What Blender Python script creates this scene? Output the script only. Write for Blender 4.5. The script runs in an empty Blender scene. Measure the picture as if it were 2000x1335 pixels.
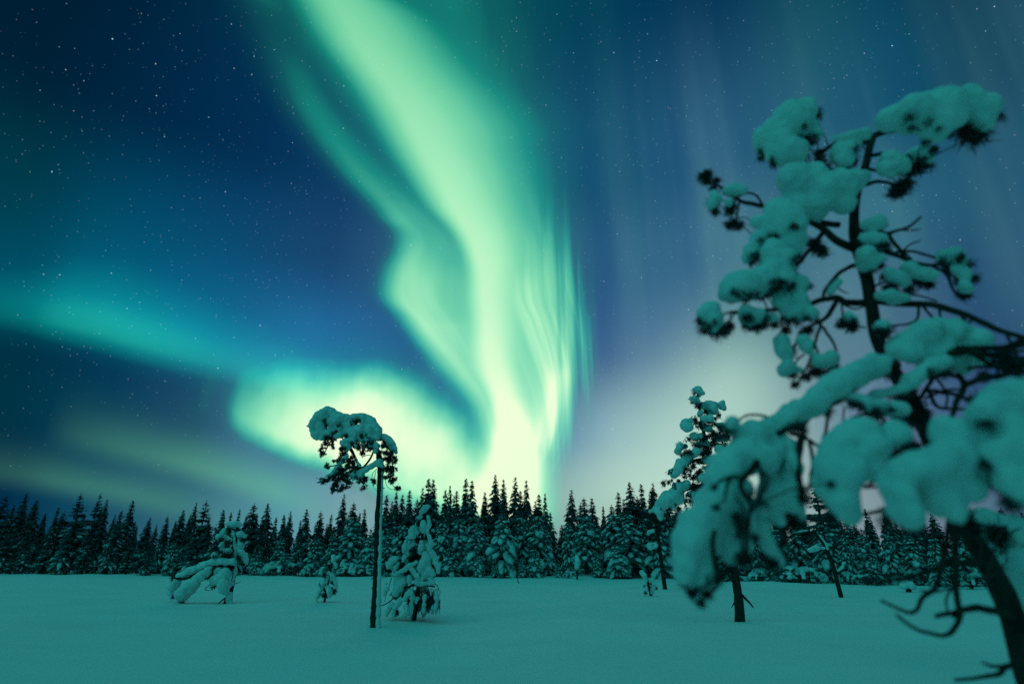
import bpy, bmesh, math, random
from mathutils import Vector, Matrix, noise

# ------------------------------------------------------------------ camera
R = math.radians
W0, H0, F0 = 2000.0, 1335.0, 1150.0        # photo size and focal length, in photo pixels
PITCH = R(20.5)
CAM_H = 1.4
scene = bpy.context.scene
cam_data = bpy.data.cameras.new("camera")
cam_data.sensor_width = 36.0
cam_data.lens = F0 / W0 * 36.0
cam_data.clip_start = 0.05
cam_data.clip_end = 5000.0
cam_data.dof.use_dof = True
cam_data.dof.focus_distance = 16.0
cam_data.dof.aperture_fstop = 0.8
cam = bpy.data.objects.new("camera", cam_data)
scene.collection.objects.link(cam)
cam.location = (0, 0, CAM_H)
cam.rotation_euler = (R(90) + PITCH, 0, 0)
scene.camera = cam
EYE = Vector((0, 0, CAM_H))
FWD = Vector((0, math.cos(PITCH), math.sin(PITCH)))
UPV = Vector((0, -math.sin(PITCH), math.cos(PITCH)))

scene.render.engine = 'CYCLES'
scene.view_settings.view_transform = 'Standard'
scene.view_settings.look = 'None'
scene.view_settings.exposure = 0.0
scene.view_settings.gamma = 1.0
scene.cycles.use_denoising = False
scene.cycles.sample_clamp_direct = 3.0
scene.cycles.sample_clamp_indirect = 2.0
scene.cycles.max_bounces = 4
scene.cycles.diffuse_bounces = 3
scene.cycles.glossy_bounces = 2
scene.cycles.caustics_reflective = False
scene.cycles.caustics_refractive = False

def ray(x, y):
    return Vector(((x - W0 / 2) / F0, 0, 0)) + UPV * (-(y - H0 / 2) / F0) + FWD
def azel(x, y):
    d = ray(x, y).normalized()
    return math.degrees(math.atan2(d.x, d.y)), math.degrees(math.asin(d.z))
def lin(c):
    return tuple(((v / 255 + 0.055) / 1.055) ** 2.4 if v > 10 else v / 255 / 12.92 for v in c)

# ------------------------------------------------------------------ night sky with aurora (world nodes, laid out in azimuth and elevation)
world = bpy.data.worlds.new("World")
scene.world = world
world.use_nodes = True
wt = world.node_tree
wt.nodes.clear()
class E:
    """one scalar of the sky's node tree"""
    def __init__(s, sock): s.s = sock
    def __add__(a, b): return mth('ADD', a, b)
    def __radd__(a, b): return mth('ADD', b, a)
    def __sub__(a, b): return mth('SUBTRACT', a, b)
    def __rsub__(a, b): return mth('SUBTRACT', b, a)
    def __mul__(a, b): return mth('MULTIPLY', a, b)
    def __rmul__(a, b): return mth('MULTIPLY', b, a)
    def __truediv__(a, b): return mth('DIVIDE', a, b)
def put(inp, v):
    if isinstance(v, E): wt.links.new(v.s, inp)
    elif hasattr(v, 'is_output'): wt.links.new(v, inp)
    else: inp.default_value = v
def mth(op, a, b=None, c=None, clamp=False):
    n = wt.nodes.new('ShaderNodeMath'); n.operation = op; n.use_clamp = clamp
    put(n.inputs[0], a)
    if b is not None: put(n.inputs[1], b)
    if c is not None: put(n.inputs[2], c)
    return E(n.outputs[0])
def remap(x, a, b, c=0.0, d=1.0, smooth=False):
    n = wt.nodes.new('ShaderNodeMapRange'); n.clamp = True
    if smooth: n.interpolation_type = 'SMOOTHSTEP'
    for i, v in enumerate((x, a, b, c, d)): put(n.inputs[i], v)
    return E(n.outputs[0])
def curve(x, pts):
    pts = sorted(pts)
    xs = [p[0] for p in pts]; ys = [p[1] for p in pts]
    x0, x1 = xs[0], xs[-1]; y0, y1 = min(ys), max(ys)
    if y1 - y0 < 1e-6: y1 = y0 + 1e-3
    n = wt.nodes.new('ShaderNodeFloatCurve')
    m = n.mapping; m.extend = 'HORIZONTAL'; m.use_clip = True
    c = m.curves[0]
    c.points[0].location = (0, (ys[0] - y0) / (y1 - y0)); c.points[1].location = (1, (ys[-1] - y0) / (y1 - y0))
    for px, py in pts[1:-1]:
        c.points.new((px - x0) / (x1 - x0), (py - y0) / (y1 - y0))
    for p in c.points: p.handle_type = 'AUTO_CLAMPED'
    m.update()
    put(n.inputs['Value'], remap(x, x0, x1))
    return E(n.outputs[0]) * (y1 - y0) + y0
def ramp(x, stops, interp='LINEAR'):
    n = wt.nodes.new('ShaderNodeValToRGB'); cr = n.color_ramp; cr.interpolation = interp
    while len(cr.elements) > 1: cr.elements.remove(cr.elements[-1])
    cr.elements[0].position = stops[0][0]; cr.elements[0].color = (*stops[0][1], 1)
    for p, c in stops[1:]:
        e = cr.elements.new(p); e.color = (*c, 1)
    put(n.inputs[0], x)
    return n.outputs[0]
def mixc(f, a, b, mode='MIX'):
    n = wt.nodes.new('ShaderNodeMix'); n.data_type = 'RGBA'; n.blend_type = mode; n.clamp_factor = True
    put(n.inputs[0], f)
    for i, v in ((6, a), (7, b)):
        if isinstance(v, tuple): n.inputs[i].default_value = (*v, 1)
        else: wt.links.new(v, n.inputs[i])
    return n.outputs[2]
def gauss(d): return mth('EXPONENT', -1.0 * d * d)
def comb(x, y, z):
    n = wt.nodes.new('ShaderNodeCombineXYZ')
    for i, v in enumerate((x, y, z)): put(n.inputs[i], v)
    return n.outputs[0]
def nz(vec, scale, detail=2.0, rough=0.5):
    n = wt.nodes.new('ShaderNodeTexNoise'); n.inputs['Scale'].default_value = scale
    n.inputs['Detail'].default_value = detail; n.inputs['Roughness'].default_value = rough
    wt.links.new(vec, n.inputs['Vector'])
    return E(n.outputs[0])

tc = wt.nodes.new('ShaderNodeTexCoord')
DIR = tc.outputs['Generated']
sep = wt.nodes.new('ShaderNodeSeparateXYZ'); wt.links.new(DIR, sep.inputs[0])
DX, DY, DZ = (E(sep.outputs[i]) for i in range(3))
AZ = mth('ARCTAN2', DX, DY) * (180 / math.pi)
EL = mth('ARCSINE', DZ) * (180 / math.pi)

# base night sky: five bands of elevation, each coloured along the azimuth
AZX = remap(AZ, -55, 55)
def band(row, cols):
    out = []
    for x, c in cols:
        a, _ = azel(x, row)
        out.append(((a + 55) / 110, lin((c[0], c[1] * .98, c[2] * .885))))
    return ramp(AZX, out)
rows = [
 (990, [(0, (2, 44, 80)), (150, (14, 72, 108)), (350, (45, 102, 132)), (560, (85, 150, 185)), (700, (120, 165, 190)), (1000, (105, 155, 170)), (1100, (125, 165, 185)), (1250, (145, 180, 185)), (1450, (135, 165, 185)), (1720, (120, 140, 172)), (1990, (60, 90, 140))]),
 (850, [(0, (0, 52, 76)), (200, (6, 62, 98)), (380, (30, 78, 118)), (500, (60, 110, 165)), (700, (60, 125, 175)), (900, (45, 115, 170)), (1100, (80, 130, 190)), (1200, (110, 155, 195)), (1320, (110, 155, 185)), (1480, (105, 145, 170)), (1700, (85, 120, 165)), (1990, (35, 70, 125))]),
 (690, [(0, (0, 44, 76)), (250, (3, 50, 96)), (420, (14, 70, 124)), (600, (32, 95, 165)), (800, (38, 95, 162)), (1000, (60, 115, 170)), (1190, (48, 90, 158)), (1300, (68, 115, 168)), (1450, (88, 138, 165)), (1700, (76, 120, 155)), (1990, (30, 75, 125))]),
 (520, [(0, (0, 52, 75)), (250, (2, 62, 105)), (450, (10, 66, 118)), (650, (25, 68, 122)), (800, (45, 95, 145)), (1000, (60, 110, 150)), (1195, (36, 84, 145)), (1235, (50, 102, 150)), (1350, (52, 104, 152)), (1500, (66, 118, 152)), (1750, (55, 115, 148)), (1990, (22, 80, 122))]),
 (350, [(0, (0, 32, 60)), (250, (0, 39, 76)), (500, (3, 48, 94)), (700, (14, 64, 116)), (900, (32, 92, 136)), (1150, (18, 74, 128)), (1350, (34, 88, 138)), (1550, (40, 96, 136)), (1800, (20, 84, 122)), (1990, (6, 64, 100))]),
 (0, [(0, (0, 24, 46)), (250, (0, 31, 60)), (450, (2, 48, 80)), (700, (5, 70, 105)), (1000, (4, 75, 100)), (1200, (2, 60, 98)), (1400, (2, 52, 94)), (1600, (4, 64, 94)), (1800, (2, 50, 80)), (1990, (0, 36, 64))]),
]
base = None; prev = None
for r, cols in rows:
    c = band(r, cols); e = azel(1000, r)[1]
    base = c if base is None else mixc(remap(EL, prev, e, smooth=True), base, c)
    prev = e

def rowcurve(pts):          # (photo row, photo column) -> azimuth as a function of elevation
    return curve(EL, [(azel(x, y)[1], azel(x, y)[0]) for x, y in pts])
def rowval(pts, at=900):    # (row, value) -> value as a function of elevation
    return curve(EL, [(azel(at, y)[1], v) for y, v in pts])
def colcurve(pts):          # (x, y) -> elevation as a function of azimuth
    return curve(AZ, [azel(x, y) for x, y in pts])
def colval(pts, at=850):
    return curve(AZ, [(azel(x, at)[0], v) for x, v in pts])
DEG = 20.0                   # photo pixels per degree, roughly
FRONT = remap(DY, -0.15, 0.35, smooth=True)

# slow swirls that make the edges of the bands irregular
WOB = nz(comb(AZ * 0.05, EL * 0.05, 0.0), 1.0, 3.0) - 0.5
# main curtain: a bright core running down from the zenith to the trees, its own rays following it
core_pts = [(600, -60), (658, 0), (716, 100), (785, 200), (838, 300), (888, 400), (938, 500), (950, 600), (958, 700), (985, 800), (1003, 880), (1005, 960)]
CORE = rowcurve(core_pts)
WL = rowval([(0, 8.0), (100, 7.4), (200, 6.6), (300, 5.6), (400, 4.4), (500, 3.0), (600, 3.6), (700, 3.4), (800, 2.3), (880, 2.4), (960, 3.0)])
WR = rowval([(0, 13.5), (100, 15.0), (200, 15.5), (300, 13.5), (400, 11.0), (500, 8.4), (600, 6.6), (700, 5.4), (800, 4.4), (880, 3.6), (960, 3.0)])
CA = rowval([(-300, .3), (0, .62), (100, .68), (200, .72), (300, .76), (400, .80), (500, .83), (600, .86), (700, .91), (800, .93), (880, .90), (960, .8)])
dC = AZ - CORE + WOB * 0.8
side = remap(dC, -0.8, 0.8, smooth=True)
wC = WL + (WR - WL) * side
core = gauss(dC / wC) * CA
# the wider veil on both sides of the core
VL = rowcurve([(430, -40), (460, 0), (545, 200), (640, 330), (725, 420), (762, 470), (742, 520), (735, 560), (772, 620), (850, 715), (915, 800), (945, 880)])
VR = rowcurve([(1020, -40), (1030, 0), (1090, 200), (1120, 400), (1142, 540), (1166, 680), (1158, 780), (1120, 890), (1080, 960)])
VA = rowval([(0, .30), (100, .31), (200, .33), (300, .36), (400, .44), (500, .56), (600, .68), (700, .69), (800, .68), (880, .60), (960, .42)])
VS = rowval([(0, 7.5), (200, 5.4), (350, 4.0), (450, 3.6), (550, 3.0), (700, 2.8), (880, 1.6)])
tV = (AZ - VL) / (VR - VL)
vl = remap(AZ - VL + WOB * 1.6, -0.6 * VS, VS, smooth=True)
VRS = rowval([(0, 12.0), (200, 9.0), (400, 5.5), (600, 4.2), (800, 4.6), (900, 6.0), (960, 8.0)])
EDGE = nz(comb(AZ * 0.55, EL * 0.02, 4.4), 1.0, 3.0, 0.6) - 0.5
vr = remap(VR - AZ + WOB * 1.5 + EDGE * rowval([(0, 2.0), (300, 5.0), (600, 9.0), (900, 9.0)]), -0.6 * VRS, VRS, smooth=True)
RAY = nz(comb(tV * 7.0, EL * 0.035, 1.7), 1.0, 2.0, 0.55)
RAYF = nz(comb(tV * 19.0 + WOB * 1.2, EL * 0.05, 7.7), 1.0, 2.0, 0.5)
rayamt = rowval([(0, .05), (250, .10), (400, .25), (550, .42), (700, .55), (900, .5)])
raymask = remap(tV, 0.35, 0.8, smooth=True)
ray_f = 1.0 + ((RAY - 0.5) * 1.5 + (RAYF - 0.5) * 1.1 * raymask) * rayamt * (0.35 + raymask * 0.65)
veil = vl * vr * VA * ray_f
# dark lane between the veil's left edge and the core
LANE = rowcurve([(560, 60), (655, 200), (755, 320), (850, 440), (885, 520), (895, 600)])
lane = gauss((AZ - LANE) / 3.0) * rowval([(0, .05), (150, .10), (300, .12), (450, .08), (560, .10), (640, 0.0)])
# bright folds in the left part of the veil
FOLD = rowcurve([(775, 440), (808, 520), (825, 600), (850, 700), (880, 760)])
fold = gauss((AZ - FOLD) / 1.9) * rowval([(400, 0), (500, .12), (600, .12), (700, .08), (780, 0)])
FOLD2 = rowcurve([(870, 500), (872, 600), (895, 700), (930, 800)])
fold2 = gauss((AZ - FOLD2) / 1.6) * rowval([(500, 0), (580, .10), (680, .16), (780, .1), (860, 0)])
BLOB = rowcurve([(1110, 640), (1090, 760), (1070, 860)])
fold3 = gauss((AZ - BLOB) / 1.3) * rowval([(600, 0), (700, .10), (770, .26), (830, .2), (900, 0)])
# thin rays right of the curtain
R1 = rowcurve([(1170, 0), (1185, 200), (1205, 400), (1200, 550), (1180, 700)])
r1 = gauss((AZ - R1) / 2.2) * rowval([(0, .05), (300, .07), (500, .06), (700, .05), (800, 0)])
R2 = rowcurve([(1560, -50), (1580, 100), (1520, 350), (1450, 600), (1435, 760)])
r2 = gauss((AZ - R2) / 4.5) * rowval([(0, .08), (150, .08), (350, .04), (500, .02), (650, .07), (760, .08), (860, .05), (940, .02)])
R3 = rowcurve([(1225, 100), (1245, 400), (1240, 700)])
r3 = gauss((AZ - R3) / 1.0) * rowval([(50, 0), (300, .05), (500, .08), (650, .06), (750, 0)]) + gauss((AZ - R3 - 2.2) / 1.6) * rowval([(50, 0), (300, .05), (500, .04), (700, .03), (800, 0)])
# the low swirl behind the lone pine
DL = colcurve([(400, 770), (425, 815), (450, 848), (500, 882), (560, 907), (640, 932), (720, 962), (800, 1000), (880, 1030), (1060, 1040), (1150, 1000)])
DU = colcurve([(400, 815), (430, 795), (500, 772), (600, 766), (700, 774), (770, 788), (840, 815), (900, 852), (940, 872), (1000, 850), (1100, 900)])
DA = colval([(400, 0), (428, .22), (460, .55), (520, .72), (590, .83), (700, .89), (800, .87), (900, .81), (980, .78), (1030, .6), (1070, .3), (1120, .10), (1190, 0)], 900)
dD = EL - DL + WOB * 0.7 + (nz(comb(AZ * 0.2, EL * 0.2, 5.0), 1.0, 3.0, 0.5) - 0.5) * 2.0
WOB2 = nz(comb(AZ * 0.13, EL * 0.09, 9.0), 1.0, 3.0, 0.55) - 0.5
dU = EL - DU + WOB * 1.0 + WOB2 * 5.0
swirl = DA * remap(dD, -1.0, 2.6, smooth=True) * (remap(dU, 4.0, -4.2, smooth=True) * 0.84 + 0.16 * gauss(mth('MAXIMUM', dU, 0.0) / 4.5)) * (1.0 + (nz(comb(AZ * 0.22, EL * 0.10, 3.0), 1.0, 3.0) - 0.5) * 0.5)
haloA = colval([(340, 0), (470, .16), (600, .30), (720, .33), (830, .28), (900, .16), (950, 0)], 800)
halo = haloA * gauss(mth('MAXIMUM', mth('ABSOLUTE', dU - 0.5), 0.6) / 4.2)
# left arc
AL = colcurve([(-400, 645), (0, 655), (130, 672), (250, 700), (400, 738), (520, 765), (620, 790), (760, 800)])
AA = colval([(-500, .15), (-100, .25), (0, .30), (130, .50), (230, .54), (330, .50), (420, .42), (560, .30), (660, .18), (740, .10), (800, 0)], 700)
dA = EL - AL + WOB * 1.0
arc = AA * remap(dA, -1.6, 3.2, smooth=True) * mth('EXPONENT', -1.0 * mth('MAXIMUM', dA - 1.4, 0.0) / 3.8)
arcb = colval([(-400, .1), (0, .12), (150, .20), (330, .23), (500, .18), (640, .12), (740, .05), (800, 0)], 620) * remap(dA, -0.3, 4.0, smooth=True) * gauss(mth('MAXIMUM', dA - 2.0, 0.0) / 7.5)
# faint low streaks at lower left
S1 = colcurve([(0, 850), (160, 888), (300, 922), (400, 948), (560, 995), (650, 1020)])
dS = EL - S1 + WOB * 0.8
streak = colval([(60, 0), (170, .17), (300, .27), (400, .36), (500, .38), (580, .24), (650, 0)], 930) * remap(dS, -0.6, 1.6, smooth=True) * gauss(mth('MAXIMUM', dS - 1.0, 0.0) / 2.4)
S2 = colcurve([(-50, 940), (100, 965), (250, 995), (400, 1030)])
dS2 = EL - S2 + WOB
whisk = gauss((AZ - rowcurve([(425, 700), (402, 770), (388, 810)])) / 0.8) * rowval([(690, 0), (750, .10), (790, .08), (820, 0)], 410)
streak2 = colval([(-200, .10), (20, .16), (150, .25), (280, .22), (420, .08)], 970) * remap(dS2, -0.6, 1.4, smooth=True) * gauss(mth('MAXIMUM', dS2 - 0.6, 0.0) / 2.0)
# wide pale glow behind the tall pine
def spot(x, y, sx, sy, amp):
    ga, ge = azel(x, y)
    u = (AZ - ga) / sx; v = (EL - ge) / sy
    return mth('EXPONENT', -1.0 * (u * u + v * v)) * amp
pale = spot(1370, 890, 9.0, 7.5, .60) + spot(1430, 740, 5.0, 4.2, .26) + spot(1180, 960, 8.0, 4.0, .24)

ca, cb = core + fold + fold2, veil - lane * 0.8 + fold3 + fold * 0.6
sharp = mth('SMOOTH_MAX', ca, cb, 0.22)
total = sharp - 0.22 / 6 * remap(mth('ABSOLUTE', ca - cb), 0.22, 0.0) + swirl + r1 + r2 + r3 + whisk + halo
total = mth('MINIMUM', mth('MAXIMUM', total, 0.0), 1.3) * FRONT * remap(EL, 78, 55, smooth=True)
G = [(0.0, (0, 0, 0)), (.10, lin((6, 38, 32))), (.22, lin((12, 72, 58))), (.35, lin((20, 128, 98))), (.5, lin((70, 174, 132))), (.65, lin((118, 208, 155))), (.78, lin((164, 234, 180))), (.9, lin((210, 249, 200))), (1.0, lin((238, 255, 212)))]
T = [(0.0, (0, 0, 0)), (.10, lin((0, 40, 40))), (.25, lin((4, 106, 92))), (.4, lin((22, 150, 122))), (.6, lin((70, 198, 160))), (1.0, lin((160, 240, 200)))]
B = [(0.0, (0, 0, 0)), (.2, lin((2, 72, 92))), (.4, lin((8, 120, 150))), (1.0, lin((60, 180, 220)))]
VR_N = nz(comb(AZ * 0.13, EL * 0.010, 12.0), 1.0, 3.0, 0.55)
rightside = remap(AZ, 4, 16, smooth=True) * remap(EL, 8, 22, smooth=True) * remap(EL, 52, 28, smooth=True) * FRONT
base = mixc(rightside * mth('MAXIMUM', VR_N - 0.5, 0.0) * 1.1, base, lin((105, 160, 165)))
base = mixc(rightside * mth('MAXIMUM', 0.5 - VR_N, 0.0) * 1.4, base, lin((8, 52, 112)))
green = ramp(total, G)
teal = ramp(mth('MINIMUM', arc, 1.0) * FRONT, T)
blue = ramp(mth('MINIMUM', arcb, 1.0) * FRONT, B)
sky = mixc(mth('MINIMUM', total * 0.9, 0.9), base, (0, 0, 0))
sky = mixc(1.0, sky, green, 'ADD'); sky = mixc(1.0, sky, teal, 'ADD'); sky = mixc(1.0, sky, blue, 'ADD')
sky = mixc(mth('MINIMUM', (streak + streak2) * 0.85 * FRONT, 1.0), sky, lin((112, 205, 150)))
sky = mixc(mth('MINIMUM', pale * FRONT, 1.0), sky, lin((198, 236, 216)))
# stars
def stars(scale, keep, rad, gain, power):
    v = wt.nodes.new('ShaderNodeTexVoronoi'); v.feature = 'F1'; v.inputs['Scale'].default_value = scale
    wt.links.new(DIR, v.inputs['Vector'])
    s2 = wt.nodes.new('ShaderNodeSeparateColor'); wt.links.new(v.outputs['Color'], s2.inputs[0])
    rnd = remap(E(s2.outputs[0]), keep, 1.0)
    pw = mth('POWER', rnd, power)
    d = E(v.outputs['Distance'])
    return remap(d, rad, rad * 0.35) * pw * gain, E(s2.outputs[1])
st1, hue = stars(150.0, 0.88, 0.13, 0.9, 2.4)
st2, hue2 = stars(60.0, 0.90, 0.052, 2.4, 2.6)
st3, _ = stars(330.0, 0.90, 0.30, 0.28, 1.6)
star = (st1 + st2 + st3) * remap(EL, 2.0, 16.0) * remap(total, 0.95, 0.25)
starc = ramp(hue, [(0, lin((170, 215, 235))), (.6, lin((225, 240, 245))), (.85, lin((245, 235, 225))), (1, lin((150, 240, 220)))])
sky = mixc(star, sky, starc, 'ADD')
# unseen aurora-like teal glow overhead and behind the camera, added to light the snow
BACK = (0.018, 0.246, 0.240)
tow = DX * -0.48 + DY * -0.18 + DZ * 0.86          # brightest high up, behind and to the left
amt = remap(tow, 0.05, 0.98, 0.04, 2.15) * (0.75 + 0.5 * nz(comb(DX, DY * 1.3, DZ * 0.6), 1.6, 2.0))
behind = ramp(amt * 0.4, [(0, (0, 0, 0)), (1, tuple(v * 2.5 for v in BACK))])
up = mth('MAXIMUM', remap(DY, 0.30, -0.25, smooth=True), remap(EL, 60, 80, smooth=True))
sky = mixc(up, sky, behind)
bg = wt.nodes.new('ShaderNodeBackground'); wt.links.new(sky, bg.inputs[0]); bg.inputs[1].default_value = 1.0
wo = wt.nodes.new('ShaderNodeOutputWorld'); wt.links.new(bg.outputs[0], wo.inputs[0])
world.cycles.sampling_method = 'MANUAL'
world.cycles.sample_map_resolution = 1024

# ------------------------------------------------------------------ materials
def mat(name):
    m = bpy.data.materials.new(name); m.use_nodes = True
    nt = m.node_tree
    return m, nt, nt.nodes['Principled BSDF']
def mnode(nt, kind, **kw):
    n = nt.nodes.new(kind)
    for k, v in kw.items(): n.inputs[k].default_value = v
    return n
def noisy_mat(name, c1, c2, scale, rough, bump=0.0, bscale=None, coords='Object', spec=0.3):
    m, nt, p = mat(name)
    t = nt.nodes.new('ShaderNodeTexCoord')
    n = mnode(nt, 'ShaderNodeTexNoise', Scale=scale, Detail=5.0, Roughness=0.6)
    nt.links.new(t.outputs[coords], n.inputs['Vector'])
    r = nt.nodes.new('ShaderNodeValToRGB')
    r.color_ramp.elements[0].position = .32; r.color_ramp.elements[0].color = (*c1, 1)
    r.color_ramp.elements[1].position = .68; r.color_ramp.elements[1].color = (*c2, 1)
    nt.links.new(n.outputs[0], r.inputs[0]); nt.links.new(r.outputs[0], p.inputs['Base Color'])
    p.inputs['Roughness'].default_value = rough
    p.inputs['Specular IOR Level'].default_value = spec
    if bump:
        n2 = mnode(nt, 'ShaderNodeTexNoise', Scale=bscale or scale * 3, Detail=6.0, Roughness=0.65)
        nt.links.new(t.outputs[coords], n2.inputs['Vector'])
        b = mnode(nt, 'ShaderNodeBump', Strength=1.0, Distance=bump)
        nt.links.new(n2.outputs[0], b.inputs['Height']); nt.links.new(b.outputs[0], p.inputs['Normal'])
    return m
M_GROUND = noisy_mat('snow_field', (.66, .76, .76), (.74, .83, .82), 0.35, .8, .02, 9.0, spec=.12)
M_SNOW = noisy_mat('snow_on_branches', (.56, .67, .68), (.70, .80, .79), 6.0, .85, .006, 45.0, spec=.1)
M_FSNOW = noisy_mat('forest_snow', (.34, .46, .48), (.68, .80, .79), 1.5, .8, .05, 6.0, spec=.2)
M_BARK = noisy_mat('pine_bark', (.010, .009, .009), (.05, .038, .03), 14.0, .9, .008, 40.0)
M_FBARK = noisy_mat('spruce_bark', (.015, .013, .012), (.06, .05, .045), 4.0, .9, .02, 12.0)
M_NEEDLE = noisy_mat('pine_needles', (.010, .022, .024), (.035, .060, .060), 8.0, .75)
M_FNEEDLE = noisy_mat('frosted_spruce_needles', (.014, .030, .038), (.085, .13, .14), 1.6, .85)

# ------------------------------------------------------------------ helpers
COL = scene.collection
def mesh_obj(name, me, parent=None, material=None, smooth=True):
    o = bpy.data.objects.new(name, me); COL.objects.link(o)
    if material is not None:
        me.materials.clear(); me.materials.append(material)
    if smooth and len(me.polygons):
        me.polygons.foreach_set('use_smooth', [True] * len(me.polygons))
    if parent is not None: o.parent = parent
    return o
def thing(name, loc, label, cat, group=None):
    o = bpy.data.objects.new(name, None); COL.objects.link(o)
    o.location = loc; o.empty_display_size = .2
    o['label'] = label; o['category'] = cat
    if group: o['group'] = group
    return o
def copy_thing(root):
    r = root.copy(); COL.objects.link(r)
    for ch in root.children:
        c = ch.copy(); COL.objects.link(c); c.parent = r
        for g in ch.children:
            d = g.copy(); COL.objects.link(d); d.parent = c
    return r
def fbm(x, y, s=0.0):
    return noise.noise((x, y, s))
WELLS = []     # hollows and humps in the snow: (x, y, radius, height)
def ground_z(x, y):
    z = 0.20 * fbm(x * .09, y * .07, 3.1) + 0.11 * fbm(x * .27, y * .21, 8.7) + 0.030 * fbm(x * .7, y * .55, 5.5) + 0.012 * fbm(x * 1.1, y * .9, 2.2)
    z *= min(1.0, .35 + abs(y) * .04)
    for wx, wy, wr, wh in WELLS:
        d2 = ((x - wx) ** 2 + (y - wy) ** 2) / (wr * wr)
        if d2 < 9: z += wh * math.exp(-d2)
    return z
def at(x, y, Y):
    """the point seen at photo pixel x, y that lies Y metres in front of the camera"""
    d = ray(x, y); return EYE + d * (Y / d.y)
def on_ground(x, y):
    d = ray(x, y); p = EYE + d * (-CAM_H / d.z)
    for _ in range(6):
        p = EYE + d * ((ground_z(p.x, p.y) - CAM_H) / d.z)
    return p
def depth(p): return (p - EYE).dot(FWD)

def build_ground():
    ys = [-40, -20, -10, -5, -2]
    y = 0.0
    while y < 130: ys.append(y); y += max(.12, y * .012)
    ys += [140, 160, 200, 260, 400, 700, 1200, 2500]
    nx = 220
    verts = []; faces = []
    for yy in ys:
        half = 14 + abs(yy) * 1.25 + (40 if yy < 0 else 0)
        if yy > 130: half = 14 + yy * 1.6
        for i in range(nx + 1):
            x = (i / nx * 2 - 1) * half
            z = ground_z(x, yy) if yy < 200 else 0
            verts.append((x, yy, z))
    for j in range(len(ys) - 1):
        for i in range(nx):
            a = j * (nx + 1) + i
            faces.append((a, a + 1, a + nx + 2, a + nx + 1))
    me = bpy.data.meshes.new('snow_ground'); me.from_pydata(verts, [], faces)
    o = mesh_obj('ground', me, None, M_GROUND)
    o['kind'] = 'structure'
    return o

# ------------------------------------------------------------------ mesh collectors
def ico_template(sub):
    bm = bmesh.new(); bmesh.ops.create_icosphere(bm, subdivisions=sub, radius=1.0)
    bm.verts.ensure_lookup_table()
    v = [x.co.copy() for x in bm.verts]; f = [tuple(q.index for q in p.verts) for p in bm.faces]
    bm.free(); return v, f
ICO2, ICO1 = ico_template(2), ico_template(1)
def smooth_path(pts, n):
    """Catmull-Rom through the points (tuples of Vector, radius)"""
    if len(pts) < 3: n = max(n, 2)
    P = [pts[0]] + list(pts) + [pts[-1]]
    out = []
    for i in range(1, len(P) - 2):
        for k in range(n):
            t = k / n
            a = []
            for c in range(4):
                p0, p1, p2, p3 = (P[i - 1 + j][c] for j in range(4))
                a.append(.5 * (2 * p1 + (p2 - p0) * t + (2 * p0 - 5 * p1 + 4 * p2 - p3) * t * t + (3 * p1 - p0 - 3 * p2 + p3) * t ** 3))
            out.append((Vector(a[:3]), max(a[3], 1e-4)))
    out.append((Vector(pts[-1][:3]), pts[-1][3]))
    return out
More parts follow.
